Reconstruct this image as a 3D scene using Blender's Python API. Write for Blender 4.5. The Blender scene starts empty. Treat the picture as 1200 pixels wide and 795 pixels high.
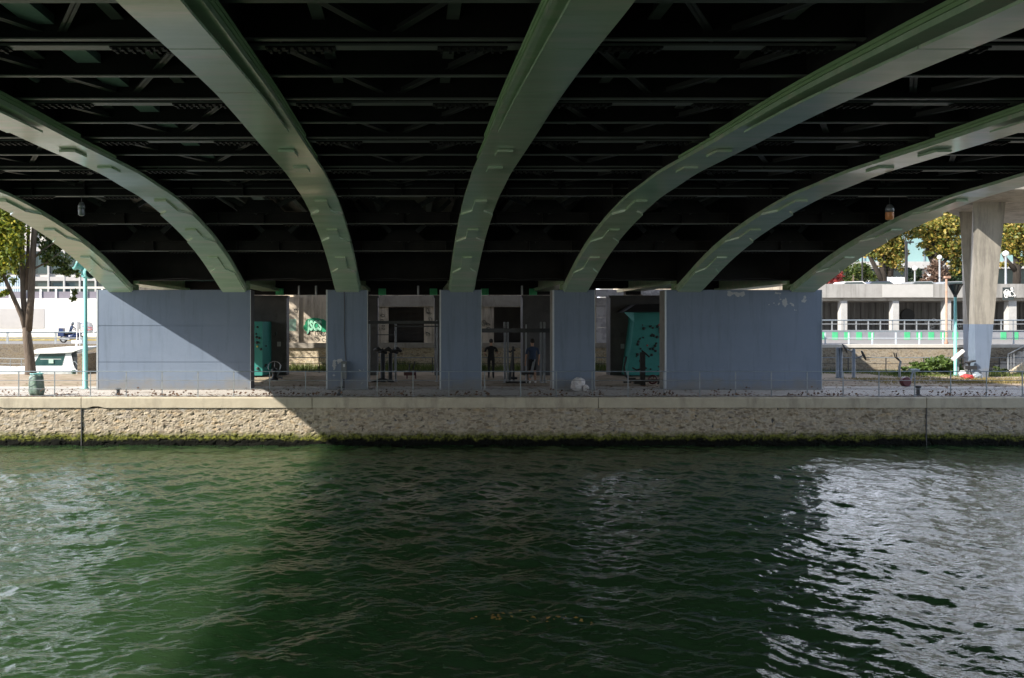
import bpy, math, random
import numpy as np
from mathutils import Vector, Matrix, noise
random.seed(7); rng = np.random.default_rng(7)
C = bpy.context.scene.collection
SC = bpy.context.scene
# ------------------------------------------------------------------ camera
F, CX, CY, ZC, DP = 930.0, 485.8, 380.0, 2.434, 29.4
U = DP / F
cam = bpy.data.cameras.new('camera'); camo = bpy.data.objects.new('camera', cam); C.objects.link(camo)
camo.location = (0, 0, ZC); camo.rotation_euler = (math.pi/2, 0, 0)
cam.sensor_width = 36; cam.lens = F/1200*36
cam.shift_x = (600-CX)/1200; cam.shift_y = -(397.5-CY)/1200
cam.clip_start = 0.1; cam.clip_end = 3000
SC.camera = camo
# ------------------------------------------------------------------ sun and sky
SUN = Vector((1.7, 1.0, -1.4)).normalized()
EL = math.asin(-SUN.z); AZ = math.atan2(-SUN.x, -SUN.y)
W = bpy.data.worlds.new('World'); SC.world = W; W.use_nodes = True
nt = W.node_tree; nt.nodes.clear()
wo = nt.nodes.new('ShaderNodeOutputWorld'); bg = nt.nodes.new('ShaderNodeBackground')
sk = nt.nodes.new('ShaderNodeTexSky'); sk.sky_type = 'NISHITA'; sk.sun_disc = False
sk.sun_elevation = EL; sk.sun_rotation = AZ; sk.air_density = 1.0; sk.dust_density = 0.6; sk.ozone_density = 1.6
tc = nt.nodes.new('ShaderNodeTexCoord'); mp = nt.nodes.new('ShaderNodeMapping'); mp.inputs['Scale'].default_value = (1.6, 1.6, 4.0)
ns = nt.nodes.new('ShaderNodeTexNoise'); ns.inputs['Scale'].default_value = 1.7; ns.inputs['Detail'].default_value = 6
cr = nt.nodes.new('ShaderNodeValToRGB'); cr.color_ramp.elements[0].position = .52; cr.color_ramp.elements[1].position = .9
mx = nt.nodes.new('ShaderNodeMix'); mx.data_type = 'RGBA'; mx.inputs[7].default_value = (17.0, 18.0, 21.0, 1)
nt.links.new(tc.outputs['Generated'], mp.inputs[0]); nt.links.new(mp.outputs[0], ns.inputs['Vector'])
ab_ = nt.nodes.new('ShaderNodeVectorMath'); ab_.operation = 'MULTIPLY'; ab_.inputs[1].default_value = (1, 1, 1); nt.links.new(tc.outputs['Generated'], ab_.inputs[0])
sx_ = nt.nodes.new('ShaderNodeSeparateXYZ'); nt.links.new(ab_.outputs[0], sx_.inputs[0])
lf = nt.nodes.new('ShaderNodeMath'); lf.operation = 'MULTIPLY'; lf.inputs[1].default_value = -.8; nt.links.new(sx_.outputs[0], lf.inputs[0])
mxx = nt.nodes.new('ShaderNodeMath'); mxx.operation = 'MAXIMUM'; nt.links.new(sx_.outputs[0], mxx.inputs[0]); nt.links.new(lf.outputs[0], mxx.inputs[1])
cb_ = nt.nodes.new('ShaderNodeCombineXYZ'); nt.links.new(mxx.outputs[0], cb_.inputs[0]); nt.links.new(sx_.outputs[1], cb_.inputs[1]); nt.links.new(sx_.outputs[2], cb_.inputs[2])
dt = nt.nodes.new('ShaderNodeVectorMath'); dt.operation = 'DOT_PRODUCT'; dt.inputs[1].default_value = (.86, .5, -.25); nt.links.new(cb_.outputs[0], dt.inputs[0])
mr = nt.nodes.new('ShaderNodeMapRange'); mr.interpolation_type = 'SMOOTHSTEP'; mr.inputs[1].default_value = .1; mr.inputs[2].default_value = .85; nt.links.new(dt.outputs['Value'], mr.inputs[0])
ad = nt.nodes.new('ShaderNodeMath'); ad.operation = 'MULTIPLY_ADD'; ad.inputs[1].default_value = .5; nt.links.new(mr.outputs[0], ad.inputs[0]); nt.links.new(ns.outputs[0], ad.inputs[2]); nt.links.new(ad.outputs[0], cr.inputs[0])
nt.links.new(cr.outputs[0], mx.inputs[0])
nt.links.new(sk.outputs[0], mx.inputs[6]); nt.links.new(mx.outputs[2], bg.inputs[0]); nt.links.new(bg.outputs[0], wo.inputs[0])
bg.inputs[1].default_value = 0.08
sl = bpy.data.lights.new('sun', 'SUN'); slo = bpy.data.objects.new('sun', sl); C.objects.link(slo)
sl.energy = 4.8; sl.angle = math.radians(.5); sl.color = (1, .93, .82)
slo.location = (-60, -30, 50); slo.rotation_euler = SUN.to_track_quat('-Z', 'Y').to_euler()
SC.view_settings.view_transform = 'Standard'; SC.view_settings.look = 'None'; SC.view_settings.gamma = 1
SC.view_settings.use_curve_mapping = False; SC.view_settings.exposure = 1.1
SC.render.engine = 'CYCLES'
cy = SC.cycles
cy.use_denoising = True
try: cy.denoiser = 'OPENIMAGEDENOISE'
except Exception: pass
cy.max_bounces = 8; cy.diffuse_bounces = 4; cy.glossy_bounces = 4; cy.transmission_bounces = 2; cy.transparent_max_bounces = 8
cy.caustics_reflective = True; cy.caustics_refractive = False; cy.blur_glossy = 0.6; cy.sample_clamp_indirect = 4.0

# ------------------------------------------------------------------ helpers
def P(px, py, Y): return Vector(((px-CX)*Y/F, Y, ZC-(py-CY)*Y/F))
def PX(px, Y): return (px-CX)*Y/F
def PZ(py, Y): return ZC-(py-CY)*Y/F
def GY(py): return F*ZC/(py-CY)
ORG = {}
class MB:
    def __init__(s): s.v = []; s.f = []; s.m = []; s.mi = 0
    def add(s, vs, fs):
        b = len(s.v); s.v += [Vector(v) for v in vs]
        for f in fs: s.f.append([b+i for i in f]); s.m.append(s.mi)
        return s
    def box(s, x0, x1, y0, y1, z0, z1):
        vs = [(x, y, z) for x in (x0, x1) for y in (y0, y1) for z in (z0, z1)]
        return s.add(vs, [(0,1,3,2), (4,6,7,5), (0,4,5,1), (2,3,7,6), (0,2,6,4), (1,5,7,3)])
    def obox(s, c, size, rot=(0,0,0)):
        from mathutils import Euler
        R = Euler(rot).to_matrix(); hx, hy, hz = [q/2 for q in size]
        vs = [R @ Vector((x, y, z)) + Vector(c) for x in (-hx, hx) for y in (-hy, hy) for z in (-hz, hz)]
        return s.add(vs, [(0,1,3,2), (4,6,7,5), (0,4,5,1), (2,3,7,6), (0,2,6,4), (1,5,7,3)])
    def ring(s, c, ax, r, n, up=None):
        ax = Vector(ax).normalized()
        a = ax.orthogonal().normalized() if abs(ax.z) > .99 else ax.cross(Vector((0,0,1))).normalized()
        b = ax.cross(a)
        return [Vector(c) + a*(r*math.cos(2*math.pi*k/n)) + b*(r*math.sin(2*math.pi*k/n)) for k in range(n)]
    def path(s, pts, rs, n=8, cap=True):
        pts = [Vector(p) for p in pts]
        if not hasattr(rs, '__len__'): rs = [rs]*len(pts)
        vs = []; N = len(pts); prev = None
        for i, p in enumerate(pts):
            t = (pts[min(i+1, N-1)] - pts[max(i-1, 0)]).normalized()
            if prev is None:
                a = t.orthogonal().normalized()
            else:
                a = (prev - t*prev.dot(t)).normalized()
            prev = a; b = t.cross(a)
            vs += [p + a*(rs[i]*math.cos(2*math.pi*k/n)) + b*(rs[i]*math.sin(2*math.pi*k/n)) for k in range(n)]
        fs = [(i*n+k, i*n+(k+1) % n, (i+1)*n+(k+1) % n, (i+1)*n+k) for i in range(N-1) for k in range(n)]
        if cap: fs += [tuple(range(n-1, -1, -1)), tuple((N-1)*n+k for k in range(n))]
        return s.add(vs, fs)
    def tube(s, a, b, r, n=8, r2=None): return s.path([a, b], [r, r if r2 is None else r2], n)
    def lathe(s, c, prof, n=16):
        c = Vector(c); vs = []; N = len(prof)
        for r, z in prof: vs += [c + Vector((r*math.cos(2*math.pi*k/n), r*math.sin(2*math.pi*k/n), z)) for k in range(n)]
        fs = [(i*n+k, i*n+(k+1) % n, (i+1)*n+(k+1) % n, (i+1)*n+k) for i in range(N-1) for k in range(n)]
        fs += [tuple(range(n-1, -1, -1)), tuple((N-1)*n+k for k in range(n))]
        return s.add(vs, fs)
    def prism(s, poly, ext):      # poly: 3D points, ext: Vector
        n = len(poly); ext = Vector(ext); poly = [Vector(p) for p in poly]
        vs = poly + [p+ext for p in poly]
        return s.add(vs, [tuple(range(n-1, -1, -1)), tuple(range(n, 2*n))] + [(k, (k+1) % n, n+(k+1) % n, n+k) for k in range(n)])
    def sweep(s, secs):           # list of sections with equal point counts
        n = len(secs[0]); vs = [p for q in secs for p in q]; N = len(secs)
        fs = [(i*n+k, i*n+(k+1) % n, (i+1)*n+(k+1) % n, (i+1)*n+k) for i in range(N-1) for k in range(n)]
        fs += [tuple(range(n-1, -1, -1)), tuple((N-1)*n+k for k in range(n))]
        return s.add(vs, fs)
    def ibeam_x(s, x0, x1, Y, z0, h, fw, t, w=.02):
        s.mi = 1; s.box(x0, x1, Y-fw/2, Y+fw/2, z0, z0+t); s.mi = 0; s.box(x0, x1, Y-w/2, Y+w/2, z0+t, z0+h-t); return s.box(x0, x1, Y-fw/2, Y+fw/2, z0+h-t, z0+h)
    def ibeam_y(s, y0, y1, X, z0, h, fw, t, w=.02):
        s.box(X-fw/2, X+fw/2, y0, y1, z0, z0+t); s.box(X-w/2, X+w/2, y0, y1, z0+t, z0+h-t); return s.box(X-fw/2, X+fw/2, y0, y1, z0+h-t, z0+h)
    def build(s, name, mats, parent=None, smooth=False, fixn=True):
        o0 = ORG.get(parent.name, Vector()) if parent else Vector()
        me = bpy.data.meshes.new(name); me.from_pydata([tuple(v-o0) for v in s.v], [], s.f)
        if not isinstance(mats, (list, tuple)): mats = [mats]
        for m in mats: me.materials.append(m)
        if len(mats) > 1: me.polygons.foreach_set('material_index', s.m)
        if fixn:
            import bmesh
            bm = bmesh.new(); bm.from_mesh(me); bmesh.ops.recalc_face_normals(bm, faces=bm.faces); bm.to_mesh(me); bm.free()
        if smooth: me.polygons.foreach_set('use_smooth', [True]*len(me.polygons))
        me.update()
        o = bpy.data.objects.new(name, me); C.objects.link(o)
        if parent: o.parent = parent
        ORG[o.name] = o0
        return o
def tag(o, label=None, cat=None, group=None, kind=None):
    if label: o['label'] = label
    if cat: o['category'] = cat
    if group: o['group'] = group
    if kind: o['kind'] = kind
    return o
def thing(name, label, cat, loc=(0,0,0), group=None):
    o = bpy.data.objects.new(name, None); C.objects.link(o); o.location = loc; o.empty_display_size = .2
    ORG[o.name] = Vector(loc); return tag(o, label, cat, group)
def struct(o): o['kind'] = 'structure'; return o
def dup(root, loc, label, rz=0):
    def cp(o, par):
        c = o.copy(); C.objects.link(c)
        if par: c.parent = par
        for ch in list(o.children): cp(ch, c)
        return c
    r = cp(root, None); r.location = loc; r.rotation_euler = (0, 0, rz); r['label'] = label
    return r

# ------------------------------------------------------------------ materials
def mat(name, c1, c2=None, scale=3.0, rough=.7, bump=0.0, bscale=None, stretch=(1,1,1), c3=None, c3s=1.0, c3t=(.55,.7), metal=0.0, spec=.5, detail=6, c3str=None, coat=0):
    m = bpy.data.materials.new(name); m.use_nodes = True; t = m.node_tree; b = t.nodes['Principled BSDF']
    b.inputs['Roughness'].default_value = rough; b.inputs['Metallic'].default_value = metal
    b.inputs['Specular IOR Level'].default_value = spec; b.inputs['Coat Weight'].default_value = coat; b.inputs['Coat Roughness'].default_value = .12
    N = t.nodes.new; L = t.links.new
    co = N('ShaderNodeTexCoord'); ma = N('ShaderNodeMapping'); ma.inputs['Scale'].default_value = stretch
    L(co.outputs['Object'], ma.inputs[0])
    c1 = (*c1, 1); c2 = (*c2, 1) if c2 else tuple(min(1, q*1.25) for q in c1[:3])+(1,)
    n1 = N('ShaderNodeTexNoise'); n1.inputs['Scale'].default_value = scale; n1.inputs['Detail'].default_value = detail; n1.inputs['Roughness'].default_value = .65
    L(ma.outputs[0], n1.inputs['Vector'])
    r1 = N('ShaderNodeValToRGB'); r1.color_ramp.elements[0].position = .32; r1.color_ramp.elements[1].position = .68
    r1.color_ramp.elements[0].color = c1; r1.color_ramp.elements[1].color = c2
    L(n1.outputs[0], r1.inputs[0]); out = r1.outputs[0]
    if c3:
        m3 = N('ShaderNodeMapping'); m3.inputs['Scale'].default_value = c3str or stretch; m3.inputs['Location'].default_value = (3.1, 7.7, 1.3)
        L(co.outputs['Object'], m3.inputs[0])
        n2 = N('ShaderNodeTexNoise'); n2.inputs['Scale'].default_value = c3s; n2.inputs['Detail'].default_value = 7; n2.inputs['Roughness'].default_value = .7
        L(m3.outputs[0], n2.inputs['Vector'])
        r2 = N('ShaderNodeValToRGB'); r2.color_ramp.elements[0].position = c3t[0]; r2.color_ramp.elements[1].position = c3t[1]
        L(n2.outputs[0], r2.inputs[0])
        x = N('ShaderNodeMix'); x.data_type = 'RGBA'; x.inputs[7].default_value = (*c3, 1)
        L(r2.outputs[0], x.inputs[0]); L(out, x.inputs[6]); out = x.outputs[2]
    L(out, b.inputs['Base Color'])
    if bump:
        n3 = N('ShaderNodeTexNoise'); n3.inputs['Scale'].default_value = bscale or scale*6; n3.inputs['Detail'].default_value = 5
        L(ma.outputs[0], n3.inputs['Vector'])
        bp = N('ShaderNodeBump'); bp.inputs['Strength'].default_value = 1; bp.inputs['Distance'].default_value = bump
        L(n3.outputs[0], bp.inputs['Height']); L(bp.outputs[0], b.inputs['Normal'])
    return m
def leafmat(name, cols, rough=.55):
    m = bpy.data.materials.new(name); m.use_nodes = True; t = m.node_tree; b = t.nodes['Principled BSDF']
    g = t.nodes.new('ShaderNodeNewGeometry'); r = t.nodes.new('ShaderNodeValToRGB'); r.color_ramp.interpolation = 'LINEAR'
    els = r.color_ramp.elements
    while len(els) < len(cols): els.new(.5)
    for i, c in enumerate(cols): els[i].position = i/(len(cols)-1); els[i].color = (*c, 1)
    t.links.new(g.outputs['Random Per Island'], r.inputs[0]); t.links.new(r.outputs[0], b.inputs['Base Color'])
    b.inputs['Roughness'].default_value = rough
    tr = t.nodes.new('ShaderNodeBsdfTranslucent'); t.links.new(r.outputs[0], tr.inputs[0])
    mxs = t.nodes.new('ShaderNodeMixShader'); mxs.inputs[0].default_value = .35
    t.links.new(b.outputs[0], mxs.inputs[1]); t.links.new(tr.outputs[0], mxs.inputs[2])
    t.links.new(mxs.outputs[0], t.nodes['Material Output'].inputs[0])
    return m
def glassmat(name, c, rough=.08, spec=.8):
    return mat(name, c, c, rough=rough, spec=spec)
M = {}
M['rib'] = mat('rib_green_paint', (.27,.42,.25), (.43,.56,.40), scale=1.0, rough=.28, spec=.8, coat=.45, bump=.002, bscale=6, stretch=(.4,2.6,1), c3=(.56,.52,.43), c3s=1.0, c3t=(.5,.7), c3str=(.35,2.4,1))
M['ribedge'] = mat('rib_edge_paint', (.20,.34,.17), (.28,.42,.22), scale=1.2, rough=.45)
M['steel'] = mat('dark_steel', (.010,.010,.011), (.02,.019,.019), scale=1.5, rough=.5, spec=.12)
M['flange'] = mat('bounce_lit_steel', (.075,.082,.08), (.14,.148,.14), scale=1.2, rough=.4, stretch=(.4,2,2))  # light bounced off the water put into a paler steel colour
M['traygreen'] = mat('tray_paint', (.14,.2,.2), (.2,.27,.26), scale=2, rough=.5)
M['bracegrey'] = mat('brace_paint', (.018,.019,.02), (.03,.03,.03), scale=2, rough=.5)
M['deck'] = mat('deck_soffit', (.09,.082,.07), (.17,.155,.135), scale=.8, rough=.85)
M['blue'] = mat('blue_paint', (.118,.155,.218), (.142,.18,.245), scale=.7, rough=.5, c3=(.075,.10,.135), c3s=1.6, c3t=(.52,.88), c3str=(2.2,2.2,.22), bump=.002, bscale=5)
M['conc'] = mat('concrete', (.30,.27,.23), (.42,.385,.33), scale=1.3, rough=.9, bump=.006, bscale=9, c3=(.19,.17,.145), c3s=1.1, c3t=(.52,.75), c3str=(1.6,1.6,.35))
M['concpale'] = mat('pale_concrete', (.50,.48,.45), (.60,.58,.54), scale=1.1, rough=.9, bump=.004, c3=(.33,.32,.3), c3s=1.6, c3t=(.55,.8), c3str=(2,2,.3))
M['concgrey'] = mat('grey_concrete', (.17,.168,.16), (.24,.235,.225), scale=1.3, rough=.9, bump=.004, c3=(.11,.11,.105), c3s=1.6)
M['concdark'] = mat('dark_concrete', (.075,.075,.078), (.11,.11,.112), scale=1.2, rough=.85, c3=(.05,.05,.05), c3s=1.5)
M['coping'] = mat('coping_stone', (.37,.325,.245), (.46,.41,.315), scale=1.6, rough=.9, bump=.005, bscale=12, c3=(.26,.23,.18), c3s=1.6, c3t=(.52,.72), c3str=(1.3,1,.45))
M['pave'] = mat('walkway', (.40,.37,.335), (.50,.465,.425), scale=1.2, rough=.95, bump=.006, bscale=14, c3=(.30,.26,.22), c3s=.7, c3t=(.5,.7))
M['earth'] = mat('bare_earth', (.24,.18,.13), (.33,.27,.2), scale=1.2, rough=.97, bump=.015, bscale=9, c3=(.14,.12,.05), c3s=1.5, c3t=(.5,.65))
M['asphalt'] = mat('asphalt', (.16,.155,.15), (.2,.195,.19), scale=3, rough=.95, bump=.003)
M['galv'] = mat('galvanised', (.34,.36,.38), (.44,.46,.48), scale=4, rough=.45, metal=.55)
M['railgrey'] = mat('weathered_galvanised', (.20,.215,.23), (.28,.30,.31), scale=4, rough=.5, metal=.4)
M['bluegrey'] = mat('bluegrey_metal', (.18,.22,.26), (.25,.29,.33), scale=4, rough=.45, metal=.2)
M['teal'] = mat('turquoise_paint', (.16,.42,.42), (.2,.48,.47), scale=3, rough=.4)
M['black'] = mat('black_rubber', (.012,.012,.013), (.02,.02,.022), scale=5, rough=.5)
M['darkmetal'] = mat('dark_metal', (.03,.033,.038), (.05,.053,.058), scale=5, rough=.4, metal=.3)
M['gymgrey'] = mat('gym_grey', (.16,.18,.2), (.22,.24,.26), scale=5, rough=.4, metal=.3)
M['white'] = mat('white_paint', (.72,.72,.71), (.8,.8,.79), scale=1.2, rough=.5, c3=(.6,.59,.56), c3s=1.2)
M['whitegrey'] = mat('soiled_white_paint', (.40,.395,.385), (.50,.495,.48), scale=2, rough=.7, c3=(.38,.37,.36), c3s=2)
M['whitewall'] = mat('white_wall', (.70,.685,.65), (.78,.765,.73), scale=.8, rough=.9, c3=(.6,.58,.54), c3s=.6, c3t=(.55,.75))
M['greywall'] = mat('grey_wall_patch', (.40,.385,.38), (.45,.43,.42), scale=1, rough=.9)
M['green'] = mat('green_paint', (.06,.42,.19), (.09,.5,.24), scale=2, rough=.6)
M['mint'] = mat('mint_paint', (.30,.55,.42), (.45,.58,.48), scale=5, rough=.8)
M['grafdark'] = mat('dark_spray', (.03,.04,.04), (.05,.06,.06), scale=5, rough=.7)
M['climb'] = mat('teal_climbing_panel', (.026,.20,.18), (.036,.26,.23), scale=1.2, rough=.55)
M['holdk'] = mat('dark_hold', (.02,.03,.03), (.03,.04,.04), scale=8, rough=.6)
M['holdr'] = mat('red_hold', (.35,.03,.03), (.45,.05,.05), scale=8, rough=.5)
M['holdy'] = mat('yellow_hold', (.45,.4,.06), (.5,.45,.1), scale=8, rough=.5)
M['red'] = mat('dark_red', (.07,.012,.018), (.11,.02,.026), scale=4, rough=.4)
M['bark'] = mat('bark', (.07,.052,.04), (.14,.11,.085), scale=4, rough=.95, bump=.02, bscale=9, stretch=(2.5,2.5,.5))
M['barkdark'] = mat('dark_bark', (.018,.014,.011), (.04,.032,.026), scale=4, rough=.95, bump=.02, bscale=9, stretch=(2,2,.5))
M['glass'] = glassmat('dark_glass', (.03,.05,.055))
M['paleglass'] = mat('pale_cyan_glass', (.22,.36,.37), (.28,.43,.43), scale=.15, rough=.15)
M['wheel'] = M['black']
M['rust'] = mat('rusty_pole', (.3,.17,.12), (.4,.26,.2), scale=6, rough=.85)
M['orange'] = mat('orange_plastic', (.55,.2,.06), (.65,.28,.1), scale=4, rough=.4)
M['skin'] = mat('skin', (.42,.24,.16), (.48,.29,.2), scale=8, rough=.6)
M['clothblack'] = mat('black_cloth', (.012,.012,.014), (.02,.02,.022), scale=20, rough=.9)
M['clothblue'] = mat('navy_cloth', (.03,.05,.1), (.045,.07,.13), scale=20, rough=.9)
M['bag'] = mat('green_bag_film', (.07,.13,.10), (.20,.26,.22), scale=5, rough=.35, bump=.02, bscale=9)
# ------------------------------------------------------------------ special materials
def stone_material(name, zmoss=None, tint=(1,1,1)):
    m = bpy.data.materials.new(name); m.use_nodes = True; t = m.node_tree; b = t.nodes['Principled BSDF']; N = t.nodes.new; L = t.links.new
    b.inputs['Roughness'].default_value = .95; b.inputs['Specular IOR Level'].default_value = .15
    co = N('ShaderNodeTexCoord'); mp = N('ShaderNodeMapping'); mp.inputs['Scale'].default_value = (4.6, 4.6, 11.0); L(co.outputs['Object'], mp.inputs[0])
    nz = N('ShaderNodeTexNoise'); nz.inputs['Scale'].default_value = 1.3; nz.inputs['Detail'].default_value = 3; L(mp.outputs[0], nz.inputs['Vector'])
    ad = N('ShaderNodeMixRGB'); ad.blend_type = 'ADD'; ad.inputs[0].default_value = .55; L(mp.outputs[0], ad.inputs[1]); L(nz.outputs['Color'], ad.inputs[2])
    v = N('ShaderNodeTexVoronoi'); v.inputs['Scale'].default_value = 1; L(ad.outputs[0], v.inputs['Vector'])
    v2 = N('ShaderNodeTexVoronoi'); v2.feature = 'DISTANCE_TO_EDGE'; v2.inputs['Scale'].default_value = 1; L(ad.outputs[0], v2.inputs['Vector'])
    sep = N('ShaderNodeSeparateColor'); L(v.outputs['Color'], sep.inputs[0])
    r = N('ShaderNodeValToRGB'); L(sep.outputs[0], r.inputs[0])
    cols = [(.21,.17,.13), (.33,.275,.2), (.42,.36,.27), (.27,.235,.2), (.40,.31,.2), (.36,.33,.29)]
    e = r.color_ramp.elements
    while len(e) < len(cols): e.new(.5)
    for i, c in enumerate(cols): e[i].position = i/(len(cols)-1); e[i].color = (c[0]*tint[0], c[1]*tint[1], c[2]*tint[2], 1)
    mo = N('ShaderNodeMath'); mo.operation = 'LESS_THAN'; L(v2.outputs['Distance'], mo.inputs[0])
    n2 = N('ShaderNodeTexNoise'); n2.inputs['Scale'].default_value = 2.2; n2.inputs['Detail'].default_value = 4; L(co.outputs['Object'], n2.inputs['Vector'])
    mm = N('ShaderNodeMapRange'); mm.inputs[1].default_value = .3; mm.inputs[2].default_value = .75; mm.inputs[3].default_value = .03; mm.inputs[4].default_value = .2; L(n2.outputs[0], mm.inputs[0]); L(mm.outputs[0], mo.inputs[1])
    x = N('ShaderNodeMix'); x.data_type = 'RGBA'; x.inputs[7].default_value = (.40*tint[0], .345*tint[1], .265*tint[2], 1); L(mo.outputs[0], x.inputs[0]); L(r.outputs[0], x.inputs[6]); out = x.outputs[2]
    n3 = N('ShaderNodeTexNoise'); n3.inputs['Scale'].default_value = 11; n3.inputs['Detail'].default_value = 6; L(co.outputs['Object'], n3.inputs['Vector'])
    r3 = N('ShaderNodeValToRGB'); r3.color_ramp.elements[0].position = .3; r3.color_ramp.elements[0].color = (.55,.53,.5,1); r3.color_ramp.elements[1].position = .6; r3.color_ramp.elements[1].color = (1,1,1,1); L(n3.outputs[0], r3.inputs[0])
    mu = N('ShaderNodeMixRGB'); mu.blend_type = 'MULTIPLY'; mu.inputs[0].default_value = .8; L(out, mu.inputs[1]); L(r3.outputs[0], mu.inputs[2]); out = mu.outputs[0]
    if zmoss is not None:
        sx = N('ShaderNodeSeparateXYZ'); L(co.outputs['Object'], sx.inputs[0])
        n4 = N('ShaderNodeTexNoise'); n4.inputs['Scale'].default_value = 2.5; n4.inputs['Detail'].default_value = 8; n4.inputs['Roughness'].default_value = .75; L(co.outputs['Object'], n4.inputs['Vector'])
        s = N('ShaderNodeMath'); s.operation = 'MULTIPLY_ADD'; s.inputs[1].default_value = .55; L(n4.outputs[0], s.inputs[0]); L(sx.outputs[2], s.inputs[2])   # z + .55 n
        for lo, hi, col, nn in ((zmoss+.64, zmoss+.45, (.085,.10,.018), 1), (zmoss+.40, zmoss+.31, (.004,.0045,.003), 0)):
            q = N('ShaderNodeMapRange'); q.inputs[1].default_value = lo+.12; q.inputs[2].default_value = hi+.12; L(s.outputs[0], q.inputs[0])
            x2 = N('ShaderNodeMix'); x2.data_type = 'RGBA'; x2.inputs[7].default_value = (*col, 1); L(q.outputs[0], x2.inputs[0]); L(out, x2.inputs[6]); out = x2.outputs[2]
            if nn:
                n5 = N('ShaderNodeTexNoise'); n5.inputs['Scale'].default_value = 14; n5.inputs['Detail'].default_value = 5; L(co.outputs['Object'], n5.inputs['Vector'])
                r5 = N('ShaderNodeValToRGB'); r5.color_ramp.elements[0].color = (.02,.025,.008,1); r5.color_ramp.elements[1].color = (.15,.155,.03,1); r5.color_ramp.elements[0].position = .35; r5.color_ramp.elements[1].position = .65
                L(n5.outputs[0], r5.inputs[0]); L(r5.outputs[0], x2.inputs[7])
    L(out, b.inputs['Base Color'])
    bp = N('ShaderNodeBump'); bp.inputs['Distance'].default_value = .011; L(n3.outputs[0], bp.inputs['Height']); L(bp.outputs[0], b.inputs['Normal'])
    return m
ZW = -1.586
M['quaystone'] = stone_material('rubble_stone_mossy', ZW)
M['stone'] = stone_material('rubble_stone', None, (1.75,1.75,1.7))
M['stonegrey'] = stone_material('grey_rubble_stone', None, (.82,.84,.88))
M['stonedark'] = stone_material('dark_rubble_stone', None, (.62,.6,.6))
def water_material():
    m = bpy.data.materials.new('river_water'); m.use_nodes = True; t = m.node_tree; b = t.nodes['Principled BSDF']; N = t.nodes.new; L = t.links.new
    b.inputs['Base Color'].default_value = (.019, .044, .0165, 1); b.inputs['Roughness'].default_value = .03; b.inputs['IOR'].default_value = 1.333
    b.subsurface_method = 'BURLEY' if hasattr(b, 'subsurface_method') else None
    b.inputs['Subsurface Weight'].default_value = 1.0; b.inputs['Subsurface Radius'].default_value = (.6, 1.0, .6); b.inputs['Subsurface Scale'].default_value = 4.0
    co = N('ShaderNodeTexCoord'); hs = []
    for sc, st, rot, wgt in ((1.0, (5.5, 11, 1), .25, .015), (1.0, (11, 21, 1), -.3, .006)):
        mp = N('ShaderNodeMapping'); mp.inputs['Scale'].default_value = st; mp.inputs['Rotation'].default_value = (0, 0, rot); L(co.outputs['Object'], mp.inputs[0])
        n = N('ShaderNodeTexNoise'); n.inputs['Scale'].default_value = sc; n.inputs['Detail'].default_value = 3; n.inputs['Roughness'].default_value = .55; L(mp.outputs[0], n.inputs['Vector'])
        q = N('ShaderNodeMath'); q.operation = 'MULTIPLY'; q.inputs[1].default_value = wgt; L(n.outputs[0], q.inputs[0]); hs.append(q)
    a = N('ShaderNodeMath'); L(hs[0].outputs[0], a.inputs[0]); L(hs[1].outputs[0], a.inputs[1])
    bp = N('ShaderNodeBump'); bp.inputs['Distance'].default_value = 1; bp.inputs['Strength'].default_value = .9; L(a.outputs[0], bp.inputs['Height']); L(bp.outputs[0], b.inputs['Normal'])
    return m
M['water'] = water_material()

# ------------------------------------------------------------------ water
D0 = DP*77/86
def make_water():
    ys = [-70, -40, -20, -8, -2, 2, 4]; y = 5.0
    while y < D0+.3: ys.append(y); y += .028 + max(0, (y-8))*.0016
    ys.append(D0+.3)
    xs = [0.]; d = .04
    while xs[-1] < 90: xs.append(xs[-1]+d); d = .04 if xs[-1] < 19 else d*1.35
    xs = [-q for q in xs[:0:-1]] + xs
    X, Y = np.meshgrid(np.array(xs), np.array(ys)); Z = np.zeros_like(X)
    r = np.random.default_rng(11)
    warp = .35*np.sin(.31*X+.22*Y+1)+.25*np.sin(.13*X-.41*Y)
    for k in range(110):
        lam = .115*(1.7/.115)**(r.random()**1.25); th = math.pi/2 + r.normal(0, .75) + .1
        kk = 2*math.pi/lam; A = .034/kk*(.6+.8*r.random())
        ph = kk*(math.cos(th)*X+math.sin(th)*Y) + r.random()*6.28 + warp*kk*.35
        env = .55+.45*np.sin(.23*X*(.5+r.random())+.31*Y*(.5+r.random())+r.random()*6.28)
        Z += A*env*(2*((np.sin(ph)+1)/2)**1.5-.85)
    fade = np.clip((24-np.abs(X))/6, 0, 1)*np.clip((Y-4)/3, 0, 1)*(.7+.3*np.clip((D0-Y)/6, 0, 1))
    Z = Z*fade + ZW
    ny, nx = X.shape
    v = np.stack([X, Y, Z], -1).reshape(-1, 3)
    i = np.arange(nx*(ny-1)).reshape(ny-1, nx)[:, :-1].ravel()
    f = np.stack([i, i+1, i+nx+1, i+nx], -1)
    me = bpy.data.meshes.new('water'); me.vertices.add(len(v)); me.vertices.foreach_set('co', v.ravel())
    me.loops.add(f.size); me.loops.foreach_set('vertex_index', f.ravel()); me.polygons.add(len(f))
    me.polygons.foreach_set('loop_start', np.arange(0, f.size, 4)); me.polygons.foreach_set('loop_total', np.full(len(f), 4))
    me.polygons.foreach_set('use_smooth', [True]*len(f)); me.update(calc_edges=True); me.validate()
    me.materials.append(M['water']); o = bpy.data.objects.new('river_water', me); C.objects.link(o); return struct(o)
make_water()
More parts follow.
